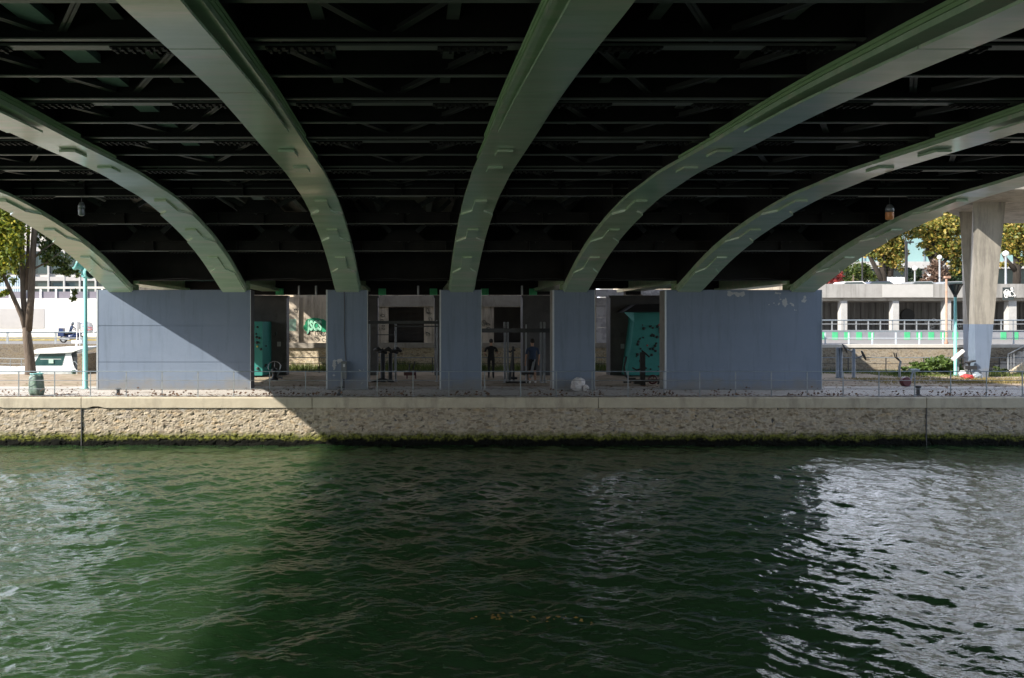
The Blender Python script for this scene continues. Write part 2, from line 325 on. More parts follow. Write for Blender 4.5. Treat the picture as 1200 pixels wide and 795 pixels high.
ch = MB(); ch.add([(-150, 38.6, ZW), (-16.4, 38.6, ZW), (-16.4, 62, ZW), (-150, 62, ZW)], [(0,1,2,3)]); struct(ch.build('basin_water', M['water'], fixn=False))

# ------------------------------------------------------------------ ground
def sheet(name, x0, x1, y0, y1, z, m, thick=.25):
    b = MB(); b.box(x0, x1, y0, y1, z-thick, z); return struct(b.build(name, m))
sheet('riverside_walkway', -160, 160, D0+.62, 31.0, 0, M['pave'], 1.9)
sheet('park_ground', -160, 160, 31.0, 38.6, 0.001, M['earth'], 1.9)
sheet('park_lawn', -16.4, 160, 38.6, 43.2, 0.002, M['earth'], 1.9)
sheet('upper_road', 13.2, 200, 41.75, 58.4, 1.3, M['asphalt'], 1.4)
sheet('garage_floor', 13.2, 200, 58.4, 72, 1.31, M['asphalt'], 1.4)
sheet('lower_road', -220, -13, 62.4, 74, .88, M['asphalt'], 1.4)
sheet('street_terrain', -600, 600, 74.4, 900, 4.4, M['asphalt'], 3)

# ------------------------------------------------------------------ quay wall
def quay_wall():
    q = thing('quay_wall', 'low rubble stone river wall with pale coping and mossy waterline', 'wall', (0, D0, 0))
    x0, x1 = -60, 60; z0, z1 = ZW-.35, -.352
    # rough stone face
    xs = np.concatenate([np.arange(-60, -17, .25), np.arange(-17, 24.5, .028), np.arange(24.5, 60.1, .25)]); zs = np.linspace(z0, z1, 52)
    vs = []; 
    for z in zs:
        for x in xs:
            p = Vector((x*4.6, 0, z*11.0)); w = noise.noise_vector(p*1.3)*.35; d, pts = noise.voronoi(p+w)
            e = min(1, max(0, (d[1]-d[0])*2.4)); h = .013*e*(.3+1.0*abs(noise.cell(pts[0]*3.1))) + .012*noise.noise(Vector((x*7, 3, z*9))) + .010*noise.noise(Vector((x*19, 8, z*21)))
            if noise.noise(Vector((x*5.5, 17, z*11))) > .38: h -= .03
            if z < ZW+.28: h += .05*min(1, (ZW+.28-z)/.25)*(.6+noise.noise(Vector((x*3, 1, z*4))))
            vs.append((x, D0+.05-h, z))
    nx = len(xs); b = MB(); b.add(vs, [(j*nx+i, j*nx+i+1, (j+1)*nx+i+1, (j+1)*nx+i) for j in range(len(zs)-1) for i in range(nx-1)])
    b.build('stone_face', M['quaystone'], q, smooth=False, fixn=False)
    b = MB(); b.box(x0, x1, D0+.08, D0+.60, z0, z1); b.build('wall_core', M['concdark'], q)
    edges = [-60, -36, -22.5, PX(95, D0), -3.4, 6.1, PX(1086, D0), 27.0, 40, 60]
    for a, c in zip(edges[:-1], edges[1:]):
        b = MB(); n = 40; secs = []
        for k in range(n+1):
            x = a+.012+(c-a-.024)*k/n; ch = .012*max(0, noise.noise(Vector((x*1.7, 5, 0)))) + (.05 if noise.noise(Vector((x*.9, 2, 9))) > .45 else 0)
            secs.append([(x, D0, -.345+ch), (x, D0-.004, -.03), (x, D0+.03, 0.0), (x, D0+.615, 0.0), (x, D0+.615, -.345)])
        b.sweep(secs); b.build('coping', M['coping'], q)
    for px in (95, 1086):
        X = PX(px, D0); b = MB(); b.box(X-.009, X+.009, D0+.0, D0+.3, ZW-.1, -.348); b.build('expansion_joint', M['concdark'], q)
quay_wall()

# ------------------------------------------------------------------ bridge
RT = [(338,1.0),(298,1.118),(266.5,1.242),(234.5,1.41),(220,1.518),(203,1.65),(169,2.008),(121,2.507),(57,3.27),(0,3.97)]
RY = np.array([DP/r for _, r in RT]); RP = np.array([y for y, _ in RT]); RZ = ZC+(CY-RP)/np.array([r for _, r in RT])*U
RYs, RZs = np.append(RY, [2.0, -46.]), np.append(RZ, [ZC+90*U, ZC+88*U])
o_ = np.argsort(RYs); RYs, RZs = RYs[o_], RZs[o_]
def rz(Y):                        # smooth (Hermite) soffit profile of an arch rib
    i = min(max(int(np.searchsorted(RYs, Y))-1, 0), len(RYs)-2)
    def sl(k):
        a, c = max(k-1, 0), min(k+1, len(RYs)-1); return (RZs[c]-RZs[a])/(RYs[c]-RYs[a])
    h = RYs[i+1]-RYs[i]; t = min(max((Y-RYs[i])/h, 0), 1); m0, m1 = sl(i)*h, sl(i+1)*h
    return float((2*t**3-3*t*t+1)*RZs[i]+(t**3-2*t*t+t)*m0+(-2*t**3+3*t*t)*RZs[i+1]+(t**3-t*t)*m1)
def yat(py):                      # distance at which the soffit shows at that height of the picture
    return float(np.interp(py, RP[::-1], RY[::-1]))
RIBX = [(541-CX)*U+(i-3)*133.3*U for i in range(7)]
ZDECK = ZC+3.57+.62
XL, XR = RIBX[0]-1.3, RIBX[6]+.85
bridge = thing('bridge', 'wide green and black steel arch bridge crossing the river overhead', 'bridge', (1.7, DP, 3.7))
def hw(Y): return np.interp(Y, [6, 10, 15, 20, 26, 29.4], [.405, .405, .425, .45, .475, .49])
def strip(Xc, y0, y1, wf, off, th, n=None):
    """solid curved strip hanging `off` above the soffit profile, thickness th, half width wf*hw"""
    n = n or max(2, int((y1-y0)/.45)); b = MB(); secs = []
    for k in range(n+1):
        Y = y0+(y1-y0)*k/n; w = wf*hw(Y); z = rz(Y)+off(Y) if callable(off) else rz(Y)+off
        secs.append([(Xc-w, Y, z), (Xc+w, Y, z), (Xc+w, Y, z+th), (Xc-w, Y, z+th)])
    return b.sweep(secs)
Ya, Yb, Yc = yat(190), yat(171), yat(152)
def lift(Y): return .012+.10*min(1, max(0, (Yb+2-Y)/9))     # soffit plates stack thicker towards midspan
F1, F2, F3 = yat(234.5), yat(266.5), yat(298)
def tongue(Xc, yf, yt, yw, off, th, full=1.0):
    """splice plate: narrow tongue at the frame, widening to the full flange towards the springing"""
    b = MB(); secs = []
    ys = [yf+(yt-yf)*k/4 for k in range(5)] + [yt+(yw-yt)*k/3 for k in range(1, 4)] + [yw+(DP-yw)*k/10 for k in range(1, 11)]
    for Y in ys:
        f = .345 if Y <= yt else (full if Y >= yw else .345+(full-.345)*(Y-yt)/(yw-yt))
        w = hw(Y)*f; z = rz(Y)+off
        secs.append([(Xc-w, Y, z), (Xc+w, Y, z), (Xc+w, Y, z+th), (Xc-w, Y, z+th)])
    return b.sweep(secs)
for i, X in enumerate(RIBX):
    b = strip(X, -45, DP+.25, .985, lambda Y: lift(Y)+.001, .075)
    rib = b.build('arch_rib', M['rib'], bridge)
    b = MB(); secs = []
    for k in range(91):
        Y = -45+(DP+.25+45)*k/90; z = rz(Y)+lift(Y)+.05
        w = hw(Y)-.11; secs.append([(X-w, Y, z), (X+w, Y, z), (X+w, Y, ZDECK-.004), (X-w, Y, ZDECK-.004)])
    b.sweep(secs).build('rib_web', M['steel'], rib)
    strip(X, -45, Ya, 1.02, lambda Y: lift(Y)+.082, .05).build('flange_plate', M['ribedge'], rib)
    strip(X, -45, Yb, 1.05, lambda Y: lift(Y)+.136, .05).build('flange_plate', M['ribedge'], rib)
    y = Yc; n = 0
    while y > 2:                                         # bottom cover plates, butted with a fine gap
        L_ = [2.6, 2.1, 1.7, 2.4, 3][n % 5]; n += 1
        strip(X, max(y-L_, 1)+.028, y, .74, -.026, .036, 8).build('cover_plate', M['rib'], rib); y -= L_
    for yf, yt, yw, off, full in ((234.5, 246.5, 250.5, -.045, .97), (266.5, 276.5, 281, -.095, .95), (297.5, 310.5, 315, -.145, .86)):
        tongue(X, yat(yf), yat(yt), yat(yw), off, .06, full).build('splice_plate', M['rib'], rib)
    for ya, yb in ((175.5, 181.6), (195.2, 201)):
        strip(X, yat(yb+.0) if yat(yb) < yat(ya) else yat(ya), max(yat(ya), yat(yb)), .35, -.03, .05, 3).build('pad_plate', M['rib'], rib)
    # bearing shoe and the back span behind the front pier
    b = MB(); b.box(X-.46, X+.46, 29.55, 30.05, 3.705, 3.93); b.box(X-.3, X+.3, 29.6, 30.0, 3.93, 4.3); b.build('bearing_shoe', M['ribedge'], bridge)
    b = MB(); b.box(X-.42, X+.42, 30.2, 38.3, 3.96, 4.1); b.box(X-.2, X+.2, 30.2, 38.2, 4.1, ZDECK-.01); b.build('back_span_girder', M['rib'], bridge)

def bolts(b, x0, x1, Y, z, fw):
    k = 0; x = x0+.06
    while x < x1-.04:
        for dy in (-fw*.38, -fw*.16, fw*.16, fw*.38): b.box(x-.018, x+.018, Y+dy-.018, Y+dy+.018, z-.03, z)
        x += .11
def main_girder(Y, z, h, spl=True):
    b = MB(); fw = .17 if h > .4 else .13
    b.ibeam_x(RIBX[0]-.38, RIBX[6]+.38, Y, z, h, fw, .03, .025)
    x = RIBX[0]+.9
    while x < RIBX[6]-.5: b.box(x-.01, x+.01, Y-.15, Y+.15, z+.03, z+h-.03); x += 1.38
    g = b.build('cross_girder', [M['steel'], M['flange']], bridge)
    if spl:
        for X in RIBX:
            for s in (-1, 1):
                if X == RIBX[0] and s < 0 or X == RIBX[6] and s > 0: continue
                xa = X+s*.55; xb = X+s*1.45; x0, x1 = min(xa, xb), max(xa, xb)
                p = MB(); p.box(x0, x1, Y-fw*.46, Y+fw*.46, z-.022, z-.001); bolts(p, x0, x1, Y, z-.021, fw); p.build('bolted_splice', M['steel'], g)
    return g
main_girder(DP*.26, ZC+113*U, .55); 
for py, yy in ((56.4, .349), (122.4, .4386), (166.5, .529), (200.5, .62)):
    Y = DP*yy; main_girder(Y, ZC+(CY-py)*Y/F, .5)
for py, yy in ((2, .299), (47.3, .3397), (90, .39), (116.7, .429), (144.5, .48), (162, .518), (182, .571), (196, .614), (211, .669), (221.5, .71), (229.5, .75)):
    Y = DP*yy; z = ZC+(CY-py)*Y/F
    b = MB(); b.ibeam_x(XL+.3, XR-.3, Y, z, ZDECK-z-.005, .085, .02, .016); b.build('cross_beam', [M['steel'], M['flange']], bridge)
for yy in (.318, .365, .41, .4555, .4985, .545, .5925, .645):
    Y = DP*yy; z = ZC+125*U; b = MB(); b.ibeam_x(XL+.3, XR-.3, Y, z, ZDECK-z-.007, .05, .015, .012); b.build('floor_joist', [M['steel'], M['bracegrey']], bridge)
for Yf in (F1, F2, F3):                                   # braced frames between the legs of the arches
    z = rz(Yf)+.085
    g = main_girder(Yf, z, .36, True)
    for a, c in zip(RIBX[:-1], RIBX[1:]):
        m = (a+c)/2
        for s in (-1, 1):
            b = MB(); p0 = Vector((m+s*.1, Yf, z+.34)); p1 = Vector((m+s*1.55, Yf, ZDECK-.1)); d = (p1-p0).normalized(); nrm = Vector((d.z, 0, -d.x))
            q = [p0+nrm*.07, p0-nrm*.07, p1-nrm*.07, p1+nrm*.07]; b.prism([v+Vector((0,-.06,0)) for v in q], (0,.02,0))
            b.prism([p0+nrm*.07+Vector((0,-.04,0)), p0+nrm*.055+Vector((0,-.04,0)), p1+nrm*.055+Vector((0,-.04,0)), p1+nrm*.07+Vector((0,-.04,0))], (0,.1,0))
            b.build('frame_brace', M['bracegrey'], g)
        b = MB(); b.prism([(m-.75, Yf-.075, z+.33), (m+.75, Yf-.075, z+.33), (m+.35, Yf-.075, z+.72), (m-.35, Yf-.075, z+.72)], (0,.012,0))
        for s in (-1, 1):
            for k in range(6): b.box(m+s*(.2+.08*k)-.018, m+s*(.2+.08*k)+.018, Yf-.09, Yf-.07, z+.36+.05*k, z+.40+.05*k)
        b.build('gusset_plate', M['steel'], g)
b = MB(); b.box(XL, XR, -45, 38.9, ZDECK, ZDECK+.5); b.box(-10.3, XR, 38.9, 40.9, ZDECK, ZDECK+.5); b.build('deck_slab', M['deck'], bridge)
for X in (XL+.1, XR-.1):
    b = MB(); b.box(X-.08, X+.08, -45, 38.9, ZDECK-.45, ZDECK-.01); b.build('edge_girder', M['steel'], bridge)
for a, c in zip(RIBX[:-1], RIBX[1:]):
    for f in (.3, .7):
        X = a+(c-a)*f; b = MB(); b.ibeam_y(-45, 29.5, X, ZDECK-.36, .35, .16, .02, .014); b.build('stringer', M['flange'], bridge)
gy = [DP*q for q in (.26, .349, .4386, .529, .62, .709)]
for n_, (y0, y1) in enumerate(zip(gy[:-1], gy[1:])):
    for k, (a, c) in enumerate(zip(RIBX[:-1], RIBX[1:])):
        m_ = (a+c)/2
        for s_ in (-1, 1):
            b = MB(); xe = a+.55 if s_ < 0 else c-.55; zz = ZC+113*U+.10
            p0, p1 = Vector((m_, y1-.05, zz)), Vector((xe, y0+.05, zz)); d = (p1-p0).normalized(); w_ = Vector((-d.y, d.x, 0))*.05
            b.prism([p0-w_, p0+w_, p1+w_, p1-w_], (0, 0, .012)); b.prism([p0-w_*.12, p0+w_*.12, p1+w_*.12, p1-w_*.12], (0, 0, .09)); b.build('lateral_brace', M['bracegrey'], bridge)
for X, w_, zz in ((-4.7, .34, ZDECK-.42), (-6.0, .12, ZDECK-.3), (5.9, .16, ZDECK-.34), (11.2, .4, ZDECK-.44)):
    b = MB()
    if w_ > .3:
        b.box(X-w_/2, X+w_/2, -20, 29.4, zz, zz+.02); b.box(X-w_/2, X-w_/2+.02, -20, 29.4, zz+.02, zz+.12); b.box(X+w_/2-.02, X+w_/2, -20, 29.4, zz+.02, zz+.12); b.build('cable_tray', M['traygreen'], bridge)
    else: b.tube((X, -20, zz), (X, 29.4, zz), w_/2, 10); b.build('service_pipe', M['gymgrey'], bridge)
# end diaphragm above the front pier, rear transverse beam
b = MB(); b.box(XL+.3, XR-.3, 29.82, 29.9, 4.16, ZDECK-.006); b.box(XL+.3, XR-.3, 29.6, 29.86, 4.06, 4.16); b.build('end_diaphragm', M['steel'], bridge)
b = MB(); b.path([(X, 29.45+.05*math.sin(k*1.3), 4.10+.04*math.sin(k*2.1)) for k, X in enumerate(np.linspace(XL+1, XR-1, 40))], .012, 5); b.build('slack_cable', M['darkmetal'], bridge)
for x0, x1 in ((XL+.5, PX(698, 37)), (PX(733, 37), PX(751, 37)), (PX(790, 37), XR-.5)):
    b = MB(); b.box(x0, x1, 37.0, 37.35, 3.80, ZDECK-.008); b.build('rear_transverse_beam', M['steel'], bridge)  # carried up to the deck to hide the sunlit wall top behind
b = MB(); b.box(XL+.5, XR-.5, 37.36, 37.5, 4.10, ZDECK-.01); b.build('rear_glare_screen', M['steel'], bridge)  # added plate, hides the sunlit wall top and its glare in the water
for px in (328, 448, 508, 568, 624.5):
    X = PX(px, 36.9); b = MB(); b.box(X-.17, X+.17, 36.75, 36.95, 3.78, 4.08)
    for k in range(4): b.box(X-.155+.09*k, X-.125+.09*k, 36.70, 36.76, 3.80, 4.06)
    b.build('beam_end_bracket', M['green'], bridge)
for px in (350, 370, 490, 612):
    X = PX(px, 36.5); b = MB(); b.tube((X, 36.6, 3.78), (X, 36.6, 4.2), .05); b.build('drain_spout', M['galv'], bridge)

# ------------------------------------------------------------------ piers
def dirty_base(m, h=.5, col=(.17,.16,.145)):
    t = m.node_tree; b = t.nodes['Principled BSDF']; N = t.nodes.new; L = t.links.new
    src = b.inputs['Base Color'].links[0].from_socket; co = N('ShaderNodeTexCoord'); sx = N('ShaderNodeSeparateXYZ'); L(co.outputs['Object'], sx.inputs[0])
    n = N('ShaderNodeTexNoise'); n.inputs['Scale'].default_value = 1.7; n.inputs['Detail'].default_value = 8; n.inputs['Roughness'].default_value = .7; L(co.outputs['Object'], n.inputs['Vector'])
    a = N('ShaderNodeMath'); a.operation = 'MULTIPLY_ADD'; a.inputs[1].default_value = -1.5; L(n.outputs[0], a.inputs[0]); L(sx.outputs[2], a.inputs[2])
    r = N('ShaderNodeMapRange'); r.inputs[1].default_value = h-.75; r.inputs[2].default_value = -.75; r.inputs[3].default_value = 0; r.inputs[4].default_value = .75; L(a.outputs[0], r.inputs[0])
    x = N('ShaderNodeMix'); x.data_type = 'RGBA'; x.inputs[7].default_value = (*col, 1); L(r.outputs[0], x.inputs[0]); L(src, x.inputs[6]); L(x.outputs[2], b.inputs['Base Color'])
dirty_base(M['blue'])
def blue_patch_mat(name, blobs):
    m = mat(name, (.118,.155,.218), (.142,.18,.245), scale=.7, rough=.5, c3=(.075,.10,.135), c3s=1.6, c3t=(.52,.88), c3str=(2.2,2.2,.22), bump=.002, bscale=5)
    t = m.node_tree; b = t.nodes['Principled BSDF']; N = t.nodes.new; L = t.links.new
    src = b.inputs['Base Color'].links[0].from_socket; co = N('ShaderNodeTexCoord')
    n = N('ShaderNodeTexNoise'); n.inputs['Scale'].default_value = 2.4; n.inputs['Detail'].default_value = 5; L(co.outputs['Object'], n.inputs['Vector'])
    acc = None
    for (x, z, rx, rz_) in blobs:
        mp = N('ShaderNodeMapping'); mp.vector_type = 'POINT'; mp.inputs['Scale'].default_value = (1/rx, 0, 1/rz_); mp.inputs['Location'].default_value = (-x/rx, 0, -z/rz_); L(co.outputs['Object'], mp.inputs[0])
        ln = N('ShaderNodeVectorMath'); ln.operation = 'LENGTH'; L(mp.outputs[0], ln.inputs[0])
        s = N('ShaderNodeMath'); s.operation = 'SUBTRACT'; s.inputs[0].default_value = 1; L(ln.outputs['Value'], s.inputs[1])
        if acc is None: acc = s.outputs[0]
        else:
            x2 = N('ShaderNodeMath'); x2.operation = 'MAXIMUM'; L(acc, x2.inputs[0]); L(s.outputs[0], x2.inputs[1]); acc = x2.outputs[0]
    c = N('ShaderNodeMath'); c.operation = 'MULTIPLY_ADD'; c.inputs[1].default_value = .13; L(acc, c.inputs[0]); L(n.outputs[0], c.inputs[2])
    g = N('ShaderNodeMath'); g.operation = 'GREATER_THAN'; g.inputs[1].default_value = .655; L(c.outputs[0], g.inputs[0])
    cl = N('ShaderNodeMath'); cl.operation = 'GREATER_THAN'; cl.inputs[1].default_value = 0; L(acc, cl.inputs[0])
    mu = N('ShaderNodeMath'); mu.operation = 'MULTIPLY'; L(g.outputs[0], mu.inputs[0]); L(cl.outputs[0], mu.inputs[1])
    x = N('ShaderNodeMix'); x.data_type = 'RGBA'; x.inputs[7].default_value = (.33,.34,.35,1); L(mu.outputs[0], x.inputs[0]); L(src, x.inputs[6]); L(x.outputs[2], b.inputs['Base Color'])
    dirty_base(m)
    return m
PIERS = [(114, 293.5, 'wide blue painted bridge pier beside the turquoise lamp post', []),
         (383, 430.5, 'narrow blue bridge pier with dark electric cabinet at its foot', [(.35, .75, .5, .55), (1.15, .55, .25, .4)]),
         (516, 564, 'narrow blue bridge pier under the central arch, just left of the jogger', []),
         (648.5, 697, 'narrow blue bridge pier with a pale lump at its foot', []),
         (780, 963, 'wide blue bridge pier with white paint peeling along its top', [(4.3, 3.35, 1.2, .5), (2.9, 3.55, .7, .2), (3.6, 3.4, .6, .2)])]
ZT = 3.70
def pier(xa, xb, label, blobs):
    x0, x1 = PX(xa, DP), PX(xb, DP); t = thing('bridge_pier', label, 'pier', (x0, DP, 0), 'blue piers under the front of the bridge')
    m = blue_patch_mat('peeling_blue_paint', blobs) if blobs else M['blue']
    b = MB()
    for z0, z1 in ((-.3, 1.015), (1.038, 2.36), (2.383, ZT)): b.box(x0, x1, DP, DP+.05, z0, z1)
    b.box(x0+.01, x1-.01, DP+.014, DP+.046, 1.0, 2.4)
    b.build('painted_face', m, t)
    b = MB(); b.box(x0+.004, x1-.004, DP+.05, DP+.75, -.3, ZT-.003); b.build('concrete_body', M['concdark'] if (xa+xb)/2 < CX else M['concgrey'], t)  # skylight put into the colour: dark where the side faces right, grey where left
    for X in (x0, x1):
        ww_ = .028 if X == x0 else .010
        b = MB(); b.box(X-ww_, X+ww_, DP-.012, DP+.06, 0, ZT+.002); b.build('corner_strip', M['galv'], t)
for p in PIERS: pier(*p)
for k, (xa, xb, lab, _) in enumerate(PIERS):
    x0, x1 = PX(xa, DP), PX(xb, DP); Yr = 37.7
    b = MB(); b.box(x0, x1, Yr, Yr+.8, -.3, ZT-.01); b.box(x0-.04, x1+.04, Yr+.1, Yr+.7, ZT-.01, ZT+.1)
    o = b.build('rear_pier', M['concdark'])
    tag(o, 'grey rear bridge pier standing behind the ' + ['wide blue pier by the turquoise lamp', 'blue pier with the electric cabinet', 'central blue pier', 'blue pier with the pale lump', 'wide blue pier with peeling paint'][k], 'pier', 'grey piers in the rear row')
# ------------------------------------------------------------------ abutment wall behind the piers
YA = 43.0
def bx(b, px0, px1, py0, py1, Y, d): return b.box(PX(px0, Y), PX(px1, Y), Y, Y+d, PZ(py1, Y), PZ(py0, Y))
M['opening_shade_sheet'] = mat('opening_shade', (.03,.027,.025), (.055,.05,.046), scale=2, rough=.8, stretch=(1,1,.3))  # dark sheet colour stands in for the shade inside the wall openings
ab = thing('abutment_wall', 'weathered concrete wall on a stone base with dark openings and graffiti, behind the piers', 'wall', (0, YA, 0))
b = MB(); b.box(-16.3, 21, YA-.02, YA+1.2, -.2, PZ(408, YA)); b.build('stone_base', M['stone'], ab)
b = MB(); b.box(-16.3, 21, YA-.14, YA+1.2, PZ(408, YA), PZ(402, YA)); b.build('ledge', M['conc'], ab)
M['abut'] = mat('abutment_concrete', (.55,.475,.375), (.67,.59,.48), scale=.9, rough=.9, bump=.006, bscale=8, c3=(.2,.17,.14), c3s=1.0, c3t=(.48,.68), c3str=(1.8,1,.3))
b = MB()
spans = [(-16.3, PX(455, YA)), (PX(497, YA), PX(579, YA)), (PX(615, YA), PX(699, YA)), (PX(725, YA), 21)]
for x0, x1 in spans: b.box(x0, x1, YA+.1, YA+1.2, PZ(402, YA), PZ(360, YA))
b.box(-16.3, PX(699, YA), YA+.1, YA+1.2, PZ(360, YA), 5.2); b.box(PX(725, YA), 21, YA+.1, YA+1.2, PZ(360, YA), 5.2)
b.build('concrete_panel', M['abut'], ab)
b = MB(); bx(b, 436, 700, 347, 359.6, YA+.06, .2); b.build('lintel_band', M['conc'], ab)
for a, c in ((332, 350), (356, 390)):
    b = MB(); bx(b, a, c, 348, 402, YA-.05 if a == 332 else YA+.07, .15); b.build('facing_slab', M['abut'], ab)
for a, c in ((455, 497), (579, 615)):
    b = MB(); b.box(PX(a, YA)-.05, PX(c, YA)+.05, YA+.95, YA+1.1, PZ(402, YA), PZ(360, YA)); b.build('opening_back', M['concdark'], ab)
    b = MB(); b.box(PX(a, YA)-.04, PX(c, YA)+.04, YA+.5, YA+.55, PZ(400, YA), PZ(360, YA)); b.build('opening_shade_sheet', M['opening_shade_sheet'], ab)
M['lav'] = mat('whitewashed_sunlit_concrete', (.48,.46,.47), (.60,.58,.58), scale=.9, rough=.9, c3=(.36,.34,.35), c3s=2.0, c3t=(.5,.6))
b = MB()
for (a, c, p, q) in ((699, 726, 349, 358.6), (699, 709, 359, 372), (709.4, 726, 359, 372), (699, 726, 372.4, 384), (699, 726, 384.4, 402)): bx(b, a, c, p, q, YA+.05+.004*random.random(), 1.1)
b.build('whitewashed_block', M['lav'], ab)
for a, c in ((697, 733), (751, 790)):
    b = MB(); Y = YA-.3; x0, x1 = PX(a, Y), PX(c, Y); z0, z1 = PZ(348, Y), PZ(339.5, Y)
    e0, e1 = (0, .3) if a == 697 else (.3, 0)
    b.prism([(x0+e0, Y, z0), (x1-e1, Y, z0), (x1, Y, z0+.15), (x1, Y, z1-.05), (x1-e1*.4, Y, z1), (x0+e0*.4, Y, z1), (x0, Y, z1-.05), (x0, Y, z0+.15)], (0, .3, 0)); b.build('pale_beam_end', M['lav'], ab)  # pale tone of the beam ends stands in for sun on concrete
def text_mesh(txt, size, loc, name, m, parent, offset=0.0, shear=0, extr=.004, rot=0, sx=1):
    cu = bpy.data.curves.new(name, 'FONT'); cu.body = txt; cu.size = size; cu.offset = offset; cu.shear = shear; cu.extrude = extr; cu.resolution_u = 3
    ob = bpy.data.objects.new('tmp_text', cu); C.objects.link(ob)
    dg = bpy.context.evaluated_depsgraph_get(); me = bpy.data.meshes.new_from_object(ob.evaluated_get(dg)); bpy.data.objects.remove(ob)
    from mathutils import Euler
    me.transform(Matrix.Translation(Vector(loc)-(ORG[parent.name] if parent else Vector())) @ Matrix.Rotation(rot, 4, 'Y') @ Matrix.Rotation(math.pi/2, 4, 'X') @ Matrix.Scale(sx, 4, (1,0,0)))
    me.materials.clear(); me.materials.append(m); me.name = name
    o = bpy.data.objects.new(name, me); C.objects.link(o)
    if parent: o.parent = parent; ORG[o.name] = ORG[parent.name]
    return o
Y = YA+.06
b = MB()
for k, (cx, cz, r) in enumerate(((360.5, 384, .22), (366, 380, .36), (371, 381, .36), (377, 382, .34), (381, 384, .26), (362.5, 379, .22))):
    c = P(cx, cz, Y); b.prism([(c.x+r*1.05*math.cos(t*.449+.3*k), Y-.004*k, c.z+r*math.sin(t*.449+.3*k)*(1+.12*math.sin(3*t*.449))) for t in range(14)], (0, .02, 0))
g = b.build('graffiti', mat('green_spray', (.02,.30,.15), (.03,.38,.19), scale=4, rough=.7), ab)
text_mesh('JSCS', .72, (PX(360.5, Y), Y-.03, PZ(387, Y)), 'lettering', mat('pale_mint_spray', (.30,.72,.50), (.4,.8,.58), scale=5, rough=.7), g, offset=.035, sx=.56)
text_mesh('JSCS', .72, (PX(360.5, Y), Y-.024, PZ(387, Y)), 'lettering_outline', M['grafdark'], g, offset=.06, sx=.56)
b = MB(); bx(b, 334, 347, 374, 388, YA-.056, .02); b.build('mint_paint_patch', M['mint'], ab)
def scribble(parent, px0, px1, py0, py1, Y, n, m, seed, r=.012):
    rr = random.Random(seed); b = MB()
    for _ in range(n):
        cx, cz = rr.uniform(px0, px1), rr.uniform(py0, py1); ph = rr.uniform(0, 6); w, h = rr.uniform(1.5, 4), rr.uniform(1, 3.2); q = []
        for t in range(9): q.append(P(cx+w*math.cos(ph+t*.8)*(.5+.06*t), cz+h*math.sin(ph+t*.9), Y))
        b.path(q, r, 4)
    return b.build('spray_tag', m, parent)
scribble(ab, 334, 347, 358, 372, YA-.055, 3, M['grafdark'], 3); scribble(ab, 333, 346, 391, 400, YA-.055, 6, M['grafdark'], 4); scribble(ab, 358, 380, 391, 400, YA+.065, 7, M['grafdark'], 5); scribble(ab, 440, 452, 365, 390, YA+.095, 5, M['grafdark'], 6); scribble(ab, 499, 508, 364, 392, YA+.095, 6, M['grafdark'], 8); scribble(ab, 566, 577, 375, 388, YA+.095, 5, M['grafdark'], 9)

# park-side stone wall and its steps, right of the bridge
YW = 41.0
sw = thing('retaining_wall', 'sunlit rubble stone retaining wall with flat coping below the garage road', 'wall', (21, YW, 0))
b = MB(); b.box(13.3, 120, YW, YW+.7, -.2, 1.22); b.build('stone_face', M['stonegrey'], sw)
b = MB(); b.box(13.3, 120, YW-.06, YW+.74, 1.22, 1.38); b.build('coping', M['concpale'], sw)
st = thing('stone_steps', 'flight of pale stone steps climbing beside the concrete leg', 'steps', (PX(1172, 39.6), 39.6, 0))
b = MB(); xs = PX(1178, 39.8)
for k in range(8): b.box(xs+.3*k, xs+.3*(k+1), 39.4, 40.95, -.1, .17*(k+1))
b.box(xs+2.4, xs+8, 39.4, 40.95, -.1, 1.37); b.build('treads', M['concpale'], st)
b = MB(); b.prism([(xs-.3, 39.2, 0), (xs, 39.2, .2), (xs+2.4, 39.2, 1.55), (xs+8, 39.2, 1.55), (xs+8, 39.2, -.1), (xs-.3, 39.2, -.1)], (0, .2, 0)); b.build('side_wall', M['stone'], st)
b = MB(); b.path([(xs-.35, 39.15, -.0), (xs-.35, 39.15, .95), (xs+2.4, 39.15, 2.35), (xs+8, 39.15, 2.35)], .03, 6)
for k in range(20): x = xs-.2+.15*k; b.tube((x, 39.15, .1+.5*max(0, x-xs)), (x, 39.15, .98+.51*max(0, x-xs)), .011, 5)
b.build('handrail', M['galv'], st)

# ------------------------------------------------------------------ railings
def railing(name, label, pts_x, Y, zs, zb, r_post, r_rail, m_post, m_rail, x0, x1, cat='railing'):
    t = thing(name, label, cat, (x0, Y, zb))
    for x in pts_x:
        b = MB(); b.box(x-r_post*1.2, x+r_post*1.2, Y-r_post*.5, Y+r_post*.5, zb-.02, max(zs)); b.obox((x, Y, zb+.012), (.09, .08, .02)); b.build('post', m_post, t)
    for k, z in enumerate(zs):
        b = MB(); b.tube((x0, Y-.012, z), (x1, Y-.012, z), r_rail if k else r_rail*1.5, 6); b.build('rail', m_rail if k else M['bluegrey'], t)
    return t
YF = 26.62
xs_ = [PX(400+42*k, YF) for k in range(-24, 32)]
qr = railing('quay_railing', 'thin galvanised railing with three rails and low wire netting along the quay edge', xs_, YF, [PZ(435.5, YF), PZ(446, YF), PZ(456, YF), PZ(464.2, YF)], 0, .014, .0105, M['railgrey'], M['railgrey'], xs_[0], xs_[-1])
b = MB(); z0, z1 = .05, PZ(456, YF); h = z1-z0; x = -19.0
